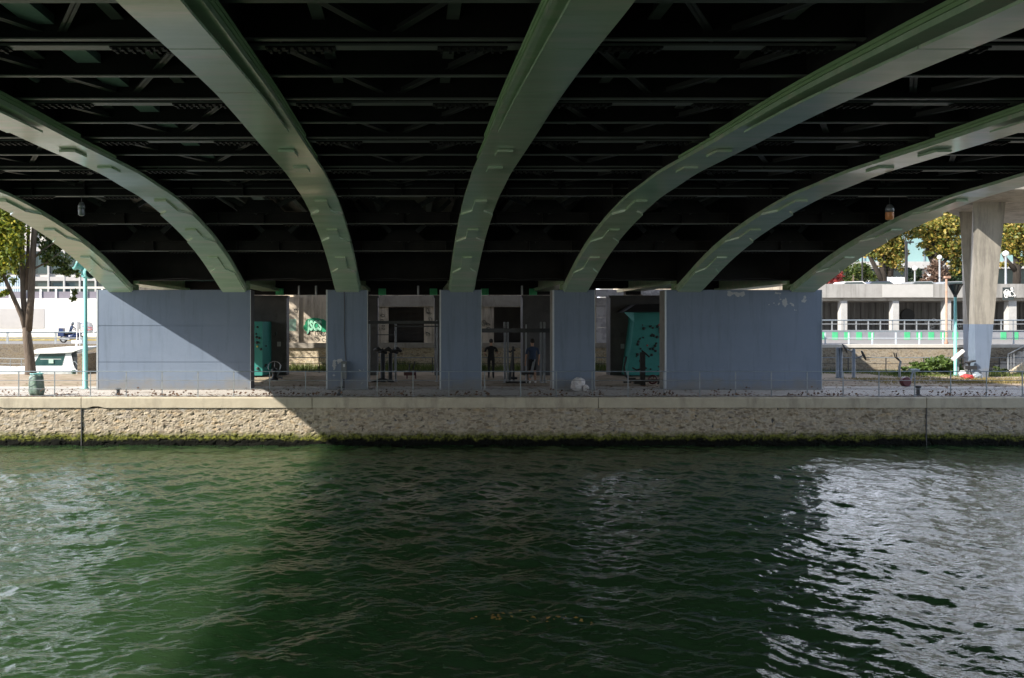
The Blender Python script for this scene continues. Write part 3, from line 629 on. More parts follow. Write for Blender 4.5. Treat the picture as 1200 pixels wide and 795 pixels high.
while x < 24:
    for s in (1, -1):
        xa, xb = (x, x+h) if s > 0 else (x+h, x)
        b.add([(xa-.002, YF-.03, z0), (xa+.002, YF-.03, z0), (xb+.002, YF-.03, z1), (xb-.002, YF-.03, z1)], [(0,1,2,3)])
    x += .075
b.build('wire_netting', M['darkmetal'], qr, fixn=False)
xs_ = [-16.2+1.9*k for k in range(28)]
railing('park_railing', 'low wire railing with three lines at the foot of the stone walls', xs_, 39.9, [.75, .44, .12], 0, .018, .014, M['darkmetal'], M['darkmetal'], -16.2, xs_[-1])
xs_ = [PX(967+27.6*k, 42.0) for k in range(-4, 24)]
railing('road_railing', 'pale blue metal railing on top of the stone wall by the garage', xs_, 42.0, [PZ(388.7, 42), PZ(396.6, 42)], 1.3, .03, .02, mat('pale_blue_paint', (.42,.48,.55), (.5,.56,.62), scale=4), mat('pale_rail_paint', (.45,.5,.56), (.52,.57,.63), scale=4), xs_[0], xs_[-1])
# low striped wall and fence before the garage
YL = 58.3
lw = thing('striped_low_wall', 'low grey wall painted with bright green squares in front of the garage', 'low wall', (14, YL, 1.3))
b = MB(); b.box(14, 90, YL, YL+.3, 1.0, PZ(389.2, YL)); b.build('wall_body', mat('low_wall_grey', (.2,.21,.24), (.27,.28,.31), scale=2, rough=.9), lw)
for k in range(34):
    if k in (5, 6, 14): continue
    a = 961+14.1*k; b = MB(); b.box(PX(a, YL), PX(a+6.6, YL), YL-.02, YL+.01, 1.12, PZ(389.4, YL)); b.build('green_square', M['green'], lw)
b = MB()
xs_ = [PX(962+14.2*k, YL) for k in range(36)]
railing('garage_fence', 'white framed mesh fence standing on the striped low wall', xs_, YL+.15, [PZ(375.5, YL), PZ(380, YL), PZ(387.5, YL)], PZ(389.2, YL), .035, .03, M['galv'], M['galv'], xs_[0], xs_[-1], 'fence')
# ------------------------------------------------------------------ garage on the right
YG = 60.0
ga = thing('parking_garage', 'open parking garage of streaked concrete with white columns under the street', 'garage', (14, YG, 1.3))
M['fascia'] = mat('streaked_concrete', (.27,.26,.245), (.36,.35,.335), scale=.8, rough=.92, bump=.004, c3=(.17,.165,.155), c3s=1.2, c3t=(.48,.7), c3str=(2.2,1,.12))
b = MB(); b.box(14, 120, YG-.4, YG+.1, 4.42, PZ(333.2, YG)); b.build('fascia', M['fascia'], ga)
b = MB(); b.box(PX(1034, YG-.4), PX(1093.5, YG-.4), YG-.412, YG-.39, 4.46, PZ(333.6, YG)-.03); b.build('repainted_panel', mat('cream_paint', (.43,.42,.40), (.48,.47,.45), scale=2, rough=.8), ga)
b = MB(); b.box(14, 120, YG-.15, YG+12, 4.2, 4.418); b.build('ceiling_slab', M['conc'], ga)
M['slat'] = mat('garage_back', (.13,.125,.12), (.26,.25,.24), scale=1, rough=.9, stretch=(3.2,.2,.12), detail=2)
b = MB(); b.box(14, 120, YG+5, YG+5.3, 1.3, 4.2)
x = 14.2
while x < 60: b.box(x, x+.09, YG+4.92, YG+5, 1.3, 4.2); x += .62
b.build('back_wall', M['slat'], ga)
for px in (988.5, 1049, 1110, 1171, 1185.5, 1246):
    if px == 1171: continue
    b = MB(); x = PX(px, YG); w = .23 if px != 1185.5 else .3; b.box(x-w, x+w, YG-.1, YG+.4, 1.25, 4.2); b.build('column', M['whitegrey'], ga)
gp = MB(); Yp = YG-.43; gp.box(PX(1175, Yp), PX(1188, Yp), Yp, Yp+.02, PZ(352, Yp), PZ(337, Yp)); gp = gp.build('sprayed_panel', M['grafdark'], ga)
scribble(gp, 1177, 1187, 339, 350, Yp-.01, 9, M['white'], 12, .03)
b = MB(); c = P(1064, 370, YG+4.8); b.path([c, c+Vector((0,.1,0))], .55, 18); b.build('wall_fan', M['black'], ga)
scribble(ga, 1085, 1130, 372, 388, YG+4.85, 9, M['white'], 21, .04)

# ------------------------------------------------------------------ concrete ramp with V legs
rp = thing('concrete_ramp', 'concrete footbridge deck on tapering blue-footed legs right of the arches', 'footbridge', (PX(1150, 36), 36, 0))
M['legc'] = mat('leg_concrete', (.24,.22,.185), (.34,.315,.27), scale=.7, rough=.9, bump=.004, c3=(.13,.12,.105), c3s=1.2, c3t=(.45,.7), c3str=(2.2,2.2,.3))
ZR = 7.97
poly = [(24.1, 35.15), (18.4, 33.3), (18.4, 35.3), (24.1, 38.6), (25.9, 38.7), (27.3, 40.2), (29.6, 42.4), (32.5, 43.6), (90, 43.6), (90, 32.6), (24.1, 32.6)]  # leading corners form an unseen arm added to shade the rear leg
b = MB(); b.prism([(x, y, ZR) for x, y in poly], (0, 0, 1.3)); b.build('ramp_deck', M['legc'], rp)
def leg(Y, dep, top, bot, zt):
    sec = lambda a, c, z, Y0, Y1: [(PX(a, Y), Y0, z), (PX(c, Y), Y0, z), (PX(c, Y)-.05, Y1, z), (PX(a, Y)+.42*(PX(c, Y)-PX(a, Y)), Y1, z)]
    def at(z): f = z/zt; return [bot[k]+(top[k]-bot[k])*f for k in (0, 1)]
    b = MB(); zs = np.linspace(2.43, zt, 7); b.sweep([sec(*at(z), z, Y-(0 if z < zt else 0), Y+dep) for z in zs]); lg = b.build('ramp_leg', M['legc'], rp)
    b = MB(); b.sweep([sec(*at(z), z, Y, Y+dep) for z in (-.1, 1.2, 2.43)]); b.build('painted_foot', M['blue'], lg)
leg(36.0, .9, (1140, 1178.5), (1143.5, 1158), ZR)
leg(39.2, .9, (1124, 1165), (1138.5, 1152), ZR)

# ------------------------------------------------------------------ left background: white wall, fence, motorway, building
b = MB(); b.box(-200, -13.5, 62, 62.4, -2, .86); o = b.build('basin_wall', M['stonedark']); tag(o, 'dark rubble stone wall of the boat basin below the lower road', 'wall')
b = MB(); b.box(-16.4, -15.9, 38.6, 62.0, -2, 1.0); o = b.build('basin_side_wall', M['stonedark']); tag(o, 'short stone side wall of the boat basin behind the wide left pier', 'wall')
xs_ = [PX(8+56.5*k, 62.6) for k in range(-4, 4)]
railing('lower_road_railing', 'grey steel railing along the lower road behind the motorcycle', xs_, 62.7, [PZ(389.5, 62.7), PZ(396.5, 62.7)], .86, .07, .04, M['galv'], M['galv'], xs_[0], xs_[-1])
ww = thing('white_wall', 'long sunlit white wall with a grey painted rectangle along the lower road', 'wall', (-40, 74, .9))
b = MB(); b.box(-200, -13.5, 74, 74.4, .5, 4.82); b.build('wall_face', M['whitewall'], ww)
b = MB(); b.box(PX(-20, 74), PX(52, 74), 73.97, 74, PZ(385, 74), PZ(362, 74)); b.build('grey_rectangle', M['greywall'], ww)
fw = thing('wall_top_fence', 'dark mesh fence panels with white posts on top of the white wall', 'fence', (-40, 74.2, 4.8))
b = MB(); b.box(-200, -13.5, 74.18, 74.22, 4.8, PZ(342, 74.2)); b.build('mesh_panel', mat('mauve_mesh', (.16,.15,.18), (.22,.2,.24), scale=3, stretch=(14,1,1)), fw)
for k in range(-2, 12):
    x = PX(11+18*k, 74); b = MB(); b.box(x-.08, x+.08, 74.08, 74.17, 4.8, PZ(337, 74)); b.build('post', M['white'], fw)
b = MB(); b.box(-200, -13.5, 74.05, 74.35, PZ(338.5, 74), PZ(336, 74)); b.build('top_rail', M['concpale'], fw)
b = MB(); b.box(-200, -13.5, 73.2, 73.95, .9, 1.25); o = b.build('dry_verge', mat('dry_grass', (.33,.25,.09), (.42,.36,.17), scale=2, bump=.05, bscale=7)); tag(o, kind='stuff'); 
# glass fronted building over the left wall
lb = thing('office_building', 'office block with white mullions and dark windows above the white wall', 'building', (-40, 88, 4.4))
b = MB(); b.box(-120, -14, 88.6, 100, 4.4, 14.6); b.build('wall', M['concpale'], lb)
b = MB()
for f in range(3): b.box(-120, -14, 88.3, 88.62, 4.4+3.3*f+2.85, 4.4+3.3*f+3.3)
b.build('floor_band', M['greywall'], lb)
for k in range(26):
    for f in range(2):
        x = -60+1.75*k; b = MB(); b.box(x+.1, x+1.62, 88.5, 88.58, 4.75+3.3*f, 7.5+3.3*f); w = b.build('window', M['glass'], lb)
for k in range(27):
    x = -60+1.75*k; b = MB(); b.box(x-.09, x+.09, 88.25, 88.6, 4.4, 14.6); b.build('mullion', M['whitegrey'], lb)
b = MB(); b.box(PX(-5, 82), PX(24, 82), 82, 82.06, 4.4, PZ(324, 82)); 
for k in range(12): x = PX(-5+2.6*k, 82); b.box(x-.06, x+.06, 81.93, 82, 4.4, PZ(323.6, 82))
o = b.build('balcony_screen', mat('pale_blue_slats', (.45,.55,.62), (.52,.62,.68), scale=3)); tag(o, 'pale blue slatted screen behind the tree trunk and above the white wall', 'screen')
# glass building on the right
rb = thing('glass_building', 'large pale cyan glass building with a white floor band behind the trees', 'building', (30, 92, 4.4))
b = MB(); b.box(38, 130, 92, 110, 4.4, 12.5); b.build('ground_storey', M['glass'], rb)
b = MB(); b.box(38, 130, 90.6, 92, PZ(315, 91), PZ(307, 91)); b.build('floor_band', M['whitegrey'], rb)
b = MB(); b.box(38, 130, 91.5, 110, PZ(307, 91), 13.6); b.build('glass_facade', M['paleglass'], rb)
for k in range(40):
    x = 38+2.3*k; b = MB(); b.box(x-.05, x+.05, 91.35, 91.52, PZ(306, 91), 13.6); b.build('glazing_bar', M['bluegrey'], rb)
for k in range(12):
    x = 38+7*k; b = MB(); b.box(x-.25, x+.25, 91.0, 91.9, 4.4, PZ(315.4, 91)); b.build('column', M['white'], rb)
# ------------------------------------------------------------------ vegetation
def leaves(clumps, n, size, seed, droop=0):
    r = np.random.default_rng(seed); wts = np.array([a[1][0]*a[1][1]*a[1][2] for a in clumps])**.7; wts /= wts.sum()
    V = []; Fc = []
    for (c, rad), k in zip(clumps, (wts*n).astype(int)):
        sub = max(4, int(k/45)); cen = r.normal(size=(sub, 3)); cen /= np.linalg.norm(cen, axis=1)[:, None]; cen *= (r.random((sub, 1))**.45)
        for q in range(k):
            o = cen[r.integers(sub)] + r.normal(0, .17, 3)
            p = np.array(c)+o*np.array(rad)
            a = r.normal(size=3); a /= np.linalg.norm(a); b = np.cross(a, r.normal(size=3)); b /= np.linalg.norm(b)
            s = size*(.6+.8*r.random()); base = len(V)
            V += [p-a*s, p+b*s*.55, p+a*s, p-b*s*.55]; Fc.append((base, base+1, base+2, base+3))
    return V, Fc
def tree(name, label, base, limbs, clumps, n, size, lm, bark, seed, cat='tree', group=None):
    t = thing(name, label, cat, base, group)
    if limbs:
        b = MB()
        for pts, rs in limbs: b.path(pts, rs, 9)
        b.build('trunk', bark, t, smooth=True)
    V, Fc = leaves(clumps, n, size, seed); b = MB(); b.v = [Vector(v) for v in V]; b.f = [list(f) for f in Fc]; b.m = [0]*len(Fc)
    b.build('crown', lm, t, fixn=False); return t
LY = leafmat('yellow_green_leaves', [(.05,.09,.012), (.11,.16,.018), (.19,.23,.02), (.30,.30,.025), (.42,.35,.04)])
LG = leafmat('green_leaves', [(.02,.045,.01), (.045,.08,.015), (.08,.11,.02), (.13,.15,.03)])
LA = leafmat('autumn_leaves', [(.05,.08,.016), (.11,.14,.024), (.21,.2,.035), (.33,.27,.05), (.42,.27,.07)])
LR = leafmat('red_leaves', [(.20,.03,.03), (.33,.05,.05), (.42,.10,.08)])
LD = leafmat('dark_leaves', [(.015,.035,.015), (.03,.06,.025), (.05,.085,.035)])
LB = leafmat('brown_twigs', [(.12,.08,.06), (.18,.12,.09), (.25,.16,.12)])
Y = 38.2; p = lambda x, y, d=0: P(x, y, Y+d)
limbs = [([p(37,446), p(36,436), p(34.5,415), p(32,395), p(31,384)], [.34,.26,.22,.21,.19]),
         ([p(31.5,390), p(26,372,-.1), p(14,345,-.3), p(2,318,-.5), p(-14,285,-.6)], [.15,.12,.10,.085,.06]),
         ([p(31,386), p(27.5,350,.1), p(26,300,.2), p(25,250,.3), p(22,190,.3)], [.16,.135,.125,.11,.07]),
         ([p(33,388), p(36.5,350), p(38.5,300), p(41,260), p(42,200)], [.19,.165,.145,.13,.08]),
         ([p(40,302), p(52,292), p(66,283), p(80,270)], [.06,.05,.035,.02]), ([p(40,315), p(56,307), p(70,296)], [.05,.035,.02]),
         ([p(31,340,.1), p(33,290,.4), p(34,240,.5)], [.09,.08,.06])]
cl = [(tuple(p(6,285,-.8)), (.95,.8,1.5)), (tuple(p(12,300,-.7)), (.6,.6,.8)), (tuple(p(2,265,-.7)), (.9,.7,.9)), (tuple(p(-5,255,-.6)), (1.3,1,1.6)), (tuple(p(14,262,-.4)), (.7,.7,.9)), (tuple(p(-15,310,-.8)), (.7,.7,1.0)),
      (tuple(p(6,345,-.5)), (.32,.4,.3)), (tuple(p(-10,200)), (2.2,2,2.2)), (tuple(p(40,180)), (2.4,2,1.8))]
tl = tree('plane_tree', 'tree with forked grey trunk and yellow green leaves at the left edge by the quay', (tuple(p(37,440))), limbs, cl, 26000, .095, LY, M['bark'], 3)
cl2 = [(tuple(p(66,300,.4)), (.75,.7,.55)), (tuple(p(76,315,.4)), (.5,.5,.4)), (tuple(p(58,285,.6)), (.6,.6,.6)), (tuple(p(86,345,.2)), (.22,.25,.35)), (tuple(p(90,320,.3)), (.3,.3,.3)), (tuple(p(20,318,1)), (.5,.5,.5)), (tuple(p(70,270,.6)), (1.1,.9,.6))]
V, Fc = leaves(cl2, 4200, .09, 5); b = MB(); b.v = [Vector(v) for v in V]; b.f = [list(f) for f in Fc]; b.m = [0]*len(Fc); b.build('dark_green_bough', LG, tl, fixn=False)  # bough with darker green leaves than the crown
Ys = 70.0
def q(x, y, d=0): return P(x, y, Ys+d)
def t3(v): return tuple(v)
tree('street_tree', 'dark many stemmed tree with ochre leaves left of the white sign panels', t3(q(1036,353)),
     [([q(1037,354), q(1034,310), q(1033,285), q(1036,255)], [.36,.26,.22,.15]), ([q(1036,334), q(1028,318), q(1020,302), q(1016,285)], [.26,.2,.17,.13]), ([q(1042,334), q(1044,305), q(1045,285), q(1050,262)], [.28,.25,.21,.14])],
     [(t3(q(1038,292)), (1.3,1.2,1.5)), (t3(q(1050,285)), (1.0,1,1)), (t3(q(1046,308)), (1.1,1,.9)), (t3(q(1022,290)), (1.0,1,.8)), (t3(q(1052,300)), (.7,.7,.8)), (t3(q(1035,262)), (2.4,2,1.6))], 7220, .15, LA, M['barkdark'], 11, group='trees along the street above the garage')
tree('street_tree', 'broad green and yellow street tree rising left of the concrete legs', t3(q(1096,353)),
     [([q(1096,354), q(1095,312), q(1096,285), q(1098,255)], [.36,.28,.24,.15]), ([q(1096,313), q(1089,300), q(1085,285)], [.22,.17,.1]), ([q(1096,318), q(1107,306), q(1116,296)], [.2,.16,.1])],
     [(t3(q(1100,262)), (2.2,1.8,1.3)), (t3(q(1076,272)), (1.3,1,.75)), (t3(q(1086,282)), (1.0,1,.8)), (t3(q(1112,285)), (1.6,1.4,1.2)), (t3(q(1122,296)), (1.1,1,1.1)), (t3(q(1105,272)), (1.5,1.3,1.2)), (t3(q(1122,318)), (.9,.9,1.1)), (t3(q(1095,295)), (.9,.9,.8)), (t3(q(1120,255)), (1.6,1.4,1))], 9880, .15, LA, M['barkdark'], 12, group='trees along the street above the garage')
tree('street_tree', 'shaded green street tree right of the concrete legs at the photo edge', t3(q(1193,353)),
     [([q(1191,354), q(1192,310), q(1190,285), q(1188,255)], [.34,.29,.25,.15]), ([q(1191,318), q(1182,308), q(1175,298)], [.25,.18,.1]), ([q(1192,315), q(1203,300), q(1212,290)], [.25,.18,.1])],
     [(t3(q(1192,275)), (1.8,1.6,1.5)), (t3(q(1182,268)), (1.2,1.1,1)), (t3(q(1204,290)), (1.5,1.3,1.5)), (t3(q(1184,290)), (.9,.9,.9)), (t3(q(1205,260)), (2,2,1.6)), (t3(q(1176,312)), (.5,.5,.5))], 7980, .15, LA, M['barkdark'], 13, group='trees along the street above the garage')
tree('red_shrub', 'bright red autumn shrub on the street beside the right arch foot', t3(q(972,353)), [([q(972,354), q(972,338), q(972,322)], [.12,.12,.04])], [(t3(q(972,325)), (1.0,.8,.8)), (t3(q(980,322)), (.6,.6,.7)), (t3(q(964,329)), (.7,.6,.5)), (t3(q(976,316)), (.7,.6,.7))], 1900, .12, LR, M['bark'], 14, 'shrub')
tree('green_shrub', 'green shrub right of the red shrub along the street', t3(q(1000,353,2)), [([q(1000,354), q(1000,338), q(1000,322)], [.12,.12,.04])], [(t3(q(993,322,2)), (1.1,1,1.2)), (t3(q(1006,318,2)), (1.1,1,1.2)), (t3(q(1018,322,2)), (.9,.9,1))], 2400, .13, LG, M['bark'], 15, 'shrub')
tree('brown_bush', 'bare reddish brown bush in front of the broad green and yellow tree', t3(q(1098,353,-1)), [([q(1098,354), q(1098,338), q(1098,322)], [.1,.1,.04])], [(t3(q(1095,322,-1)), (1.0,.8,1.2)), (t3(q(1104,318,-1)), (.9,.8,1.0)), (t3(q(1088,328,-1)), (.6,.6,.6))], 1500, .11, LB, M['bark'], 16, 'bush')
tree('dark_shrub', 'dark green shrub beside the globe lamp and white sign panels', t3(q(1070,353)), [([q(1070,354), q(1070,338), q(1070,322)], [.1,.1,.04])], [(t3(q(1070,324)), (.75,.7,.9)), (t3(q(1066,330)), (.6,.6,.5))], 900, .12, LD, M['bark'], 17, 'shrub')
tree('evergreen_shrub', 'tall dark evergreen shrub tucked behind the left concrete leg', t3(q(1128,353)), [([q(1128,354), q(1128,338), q(1128,322)], [.12,.12,.04])], [(t3(q(1128,318)), (.8,.8,1.4)), (t3(q(1120,326)), (.8,.8,.8))], 1100, .12, LD, M['bark'], 18, 'shrub')
tree('reed_bush', 'low spreading green bush on the lawn before the stone wall', t3(P(1090,441,38)), [], [(t3(P(1068,434,38)), (.5,.35,.2)), (t3(P(1083,431,38)), (.5,.4,.3)), (t3(P(1098,427,38)), (.55,.45,.45)), (t3(P(1112,429,38)), (.45,.4,.38)), (t3(P(1123,434,38)), (.35,.35,.2)), (t3(P(1052,437,38)), (.4,.3,.1))], 3200, .085, leafmat('bush_leaves', [(.04,.075,.015), (.075,.13,.025), (.12,.18,.035)]), M['bark'], 19, 'bush')
tree('weed_clump', 'green weeds at the foot of the stone steps', t3(P(1172,440,38.6)), [], [(t3(P(1172,434,38.6)), (.35,.25,.15)), (t3(P(1164,436,38.6)), (.2,.2,.12))], 380, .06, LG, M['bark'], 20, 'weeds')
def grass(name, regs, n, h, m, seed, w=.012):
    r = random.Random(seed); b = MB()
    for _ in range(n):
        x0, x1, y0, y1 = r.choice(regs); x, y = r.uniform(x0, x1), r.uniform(y0, y1); hh = h*(.4+r.random())*(.6+.8*max(0, .5+noise.noise(Vector((x*.6, y*.6, 2))))); a = r.uniform(0, 6.3); dx, dy = math.cos(a)*w, math.sin(a)*w; lx, ly = r.gauss(0, .35)*hh, r.gauss(0, .35)*hh
        b.add([(x-dx, y-dy, 0), (x+dx, y+dy, 0), (x+lx, y+ly, hh)], [(0,1,2)])
    return tag(b.build(name, m, fixn=False), kind='stuff')
LGR = leafmat('grass_blades', [(.05,.09,.015), (.09,.14,.025), (.17,.18,.04)]); LDR = leafmat('dry_grass_blades', [(.12,.11,.035), (.20,.16,.055), (.28,.21,.08)])
grass('grass_strip', [(-8, 14, 41.6, 42.9)]*3+[(-8, 14, 40.6, 41.6)], 9000, .34, LGR, 4, .016)
grass('lawn_grass', [(20, 45, 38.8, 40.9)]*2+[(22, 36, 36.5, 38.5)], 9000, .14, LGR, 5, .016)
grass('dry_grass', [(19, 40, 32.2, 35.5), (22, 40, 32.5, 34)], 12000, .10, LDR, 6, .014)
# fallen leaves
def litter(name, spots, m, seed, s0=.045, zf=lambda x, y: .004):
    r = random.Random(seed); b = MB()
    for x, y in spots:
        z = zf(x, y); s = s0*(.6+.8*r.random()); a = r.uniform(0, 6.28); tl_ = r.gauss(0, .25)
        ca, sa = math.cos(a)*s, math.sin(a)*s
        b.add([(x-ca, y-sa, z), (x+sa*.6, y-ca*.6, z+abs(tl_)*s), (x+ca, y+sa, z+.003), (x-sa*.6, y+ca*.6, z+s*.35)], [(0,1,2,3)])
    return tag(b.build(name, m, fixn=False), kind='stuff')
r_ = random.Random(5); sp = []
for _ in range(2600):
    x = r_.uniform(-22, 26); sp.append((x, YF+abs(r_.gauss(0, .35))*(1 if r_.random() < .8 else 5)+.02 if r_.random() < .75 else r_.uniform(26.6, 33)))
for k in range(60):
    cx = r_.uniform(-20, 26); cn = int(r_.uniform(8, 45))
    if r_.random() < .35: cx = r_.uniform(-20, -12.5)
    sp += [(cx+r_.gauss(0, .4), YF-.05+abs(r_.gauss(0, .08))) for _ in range(cn)]
for _ in range(1500): sp.append((r_.uniform(14, 34), r_.uniform(30, 36)))
for _ in range(900): sp.append((r_.uniform(-10, 12), r_.uniform(29.3, 31.5) if r_.random() < .6 else r_.uniform(31, 37)))
litter('fallen_leaves', sp, leafmat('dead_leaves', [(.09,.045,.022), (.17,.09,.04), (.27,.15,.06), (.13,.065,.03)]), 8)
sp = [(r_.uniform(-20, 25), 0) for _ in range(900)]; b = MB()
for x, _ in sp:
    z = .05+abs(r_.gauss(0, .09)); s = .02+.03*r_.random(); cl_ = noise.noise(Vector((x*.8, 4, 1)))
    if cl_ < -.05 or x < -12 and r_.random() < .6: continue
    b.add([(x-s, YF-.035, z), (x, YF-.04, z-s*.7), (x+s, YF-.037, z+.01), (x, YF-.034, z+s*.7)], [(0,1,2,3)])
tag(b.build('leaves_in_netting', leafmat('caught_leaves', [(.05,.03,.02), (.10,.05,.03), (.17,.09,.045)]), fixn=False), kind='stuff')
sp = [(PX(px, GYw), GYw) for px, GYw in [(r_.gauss(578, 9), F*(ZC-ZW)/(r_.gauss(728, 2)-CY)) for _ in range(16)] + [(r_.gauss(640, 45), F*(ZC-ZW)/(r_.gauss(730, 4)-CY)) for _ in range(22)]]
litter('floating_leaves', sp, leafmat('floating_leaf', [(.25,.12,.03), (.35,.2,.04), (.2,.08,.03)]), 9, .03, lambda x, y: ZW+.05)

# ------------------------------------------------------------------ lamps and posts
def post_light_left():
    Y = 29.8; x = PX(100, Y); t = thing('lamp_post', 'turquoise lamp post carrying two spotlights beside the wide left pier', 'lamp post', (x, Y, 0))
    zt = PZ(318, Y); b = MB(); b.lathe((x, Y, 0), [(.13, 0), (.13, .03), (.095, .06), (.09, 1.6), (.075, 1.66), (.07, zt), (.04, zt+.05)], 14); b.build('pole', M['teal'], t, True)
    b = MB(); b.obox((x+.02, Y, zt-.02), (.5, .06, .06)); b.obox((x, Y, zt-.12), (.22, .2, .22)); b.build('bracket', M['teal'], t)
    for (px, py, ax) in ((92, 310, Vector((-.75, -.5, .35))), (104.5, 319, Vector((.75, -.6, -.2)))):
        c = P(px, py, Y-.12); ax.normalize(); b = MB(); b.path([c-ax*.26, c-ax*.2, c-ax*.02, c+ax*.02, c+ax*.1, c+ax*.14], [.08,.16,.2,.25,.25,.22], 16); h = b.build('spotlight', M['teal'], t, False)
        b = MB(); b.path([c+ax*.141, c+ax*.15], [.2,.19], 16); b.build('lens', M['glass'], h)
post_light_left()
def funnel_lamp():
    Y = 37.4; x = PX(1119.5, Y); t = thing('funnel_lamp', 'teal lamp post topped by a dark open funnel before the garage', 'street lamp', (x, Y, 0))
    zb = PZ(347, Y); b = MB(); b.lathe((x, Y, 0), [(.1, 0), (.1, .04), (.07, .08), (.06, zb)], 12); b.build('pole', M['teal'], t, True)
    b = MB(); zt = PZ(333.5, Y); R = .29
    b.lathe((x, Y, zb-.05), [(.07, 0), (.08, .1), (.1, .12), (.09, .14)], 10)
    for k in range(8): a = k*math.pi/4; b.tube((x+.07*math.cos(a), Y+.07*math.sin(a), zb+.05), (x+R*math.cos(a), Y+R*math.sin(a), zt), .022, 5)
    b.path([(x+R*math.cos(a), Y+R*math.sin(a), zt) for a in np.linspace(0, 2*math.pi, 25)], .03, 6); b.build('funnel_frame', M['darkmetal'], t)
    b = MB(); b.lathe((x, Y, zb+.06), [(.05, 0), (.24, zt-zb-.1), (.25, zt-zb-.06)], 12); b.build('lamp_glass', M['glass'], t)
funnel_lamp()
def globe(px, pt, label, Y=68, pr=.07, r=.2, glob=True):
    x = PX(px, Y); zt = PZ(pt, Y); t = thing('globe_lamp', label, 'street lamp', (x, Y, 4.4), 'globe lamps along the street'); b = MB(); b.lathe((x, Y, 4.4), [(.12, 0), (.12, .3), (pr, .34), (pr*.8, zt-4.4-r)], 10); b.build('pole', M['galv'], t, True)
    b = MB(); b.lathe((x, Y, zt-r*2), [(.05, 0), (r*.75, r*.35), (r, r), (r*.75, r*1.65), (.05, r*2)], 14); b.build('globe', M['white'], t, True)
globe(1072, 312, 'short white globe lamp beside the dark green shrub'); globe(1178.5, 294, 'white globe lamp on a tall pole right of the concrete legs', 66, .085, .24); globe(1101, 299, 'pale pole lamp standing before the brown bush', 68, .08, .2)
def pole(px, pt, Y, z0, r, m, name, label, plate=None):
    x = PX(px, Y); t = thing(name, label, 'pole', (x, Y, z0)); b = MB(); b.lathe((x, Y, z0), [(r*1.6, 0), (r*1.6, .15), (r, .2), (r*.8, PZ(pt, Y)-z0)], 8); b.build('pole', m, t, True)
    b = MB(); zt = PZ(pt, Y); b.obox((x+(plate or .1)*.5, Y, zt), (abs(plate or .3)+.2, .15, .12)); b.build('lamp_head', m, t)
pole(1062, 284, 66, 4.4, .13, M['black'], 'dark_lamp_pole', 'thick black pole rising behind the white sign panels', .5); pole(1010.5, 300, 70, 4.4, .07, M['black'], 'dark_lamp_pole', 'thin black pole between the green shrub and the ochre tree', .2)
pole(1109, 325, 43.2, 1.3, .06, M['rust'], 'rusty_pole', 'pale rusty pole standing behind the funnel lamp', .1)
Y = 66; t = thing('sign_panels', 'row of blank white panels standing on the street left of the black pole', 'panels', (PX(1051, Y), Y, 5.2))
for k in range(4):
    b = MB(); b.box(PX(1041+5.3*k, Y), PX(1046+5.3*k, Y), Y, Y+.06, 5.0, PZ(325, Y)); b.build('panel', M['white'], t)
b = MB()
for k in range(5): x = PX(1040.8+5.3*k, Y); b.box(x-.03, x+.03, Y+.06, Y+.12, 4.4, PZ(324.5, Y))
b.build('frame', M['galv'], t)
def car(px, label, m, Y=64):
    x = PX(px, Y); t = thing('parked_car', label, 'car', (x, Y, 4.4), 'cars parked on the street above the garage'); pr = [(-2.1,.3), (-2.15,.75), (-1.35,.92), (-.75,1.42), (.65,1.46), (1.35,.98), (2.0,.9), (2.1,.35)]
    b = MB(); b.prism([(x+a, Y-.8, 4.4+z) for a, z in pr], (0, 1.6, 0)); b.build('body', m, t)
    b = MB(); b.prism([(x+a, Y-.81, 4.4+z) for a, z in [(-1.2,.95), (-.7,1.36), (.6,1.39), (1.15,1.0)]], (0, 1.62, 0)); b.build('window', M['glass'], t)
    for a in (-1.3, 1.3):
        b = MB(); b.path([(x+a, Y-.82, 5.02), (x+a, Y-.6, 5.02)], .32, 14); b.build('wheel', M['black'], t)
CP = mat('silver_car_paint', (.35,.37,.4), (.38,.4,.43), rough=.25, metal=.4); CB = mat('dark_car_paint', (.05,.06,.09), (.06,.07,.1), rough=.2); CW = mat('white_car_paint', (.6,.6,.6), (.63,.63,.63), rough=.25)
# the street at the parapet lies a little higher so only the roofs show
for px, lab, m in ((995, 'white car roof showing over the parapet above the wide right pier', CW), (1026, 'dark car roof showing over the parapet left of the white sign panels', CB), (1075, 'silver car roof showing over the parapet right of the black pole', CP), (1112, 'grey blue car roof showing over the parapet behind the funnel lamp', CP)): car(px, lab, m)
def lantern(px, py, Y, label, m, r=.085, h=.36):
    c = P(px, py, Y); t = thing('hanging_lantern', label, 'lantern', t3(c)); b = MB(); b.tube(c+Vector((0,0,h/2)), (c.x, c.y, ZDECK-.01), .012, 6); b.build('hanger', M['darkmetal'], t)
    b = MB(); b.lathe(c-Vector((0,0,h/2)), [(r*.7, 0), (r, .03), (r, h*.45), (r*1.02, h*.5)], 12); b.build('lower_shade', m, t, True)
    b = MB(); b.lathe(c, [(r*1.05, .01), (r*1.05, h*.25), (r*.6, h*.5)], 12); b.build('cap', M['gymgrey'] if m is M['orange'] else m, t, True)
lantern(95.5, 245, 21, 'grey cylindrical lantern hanging under the deck near the left arches', M['gymgrey']); lantern(1042.5, 249, 21, 'orange lantern hanging under the deck near the right arch', M['orange'], .1, .4)

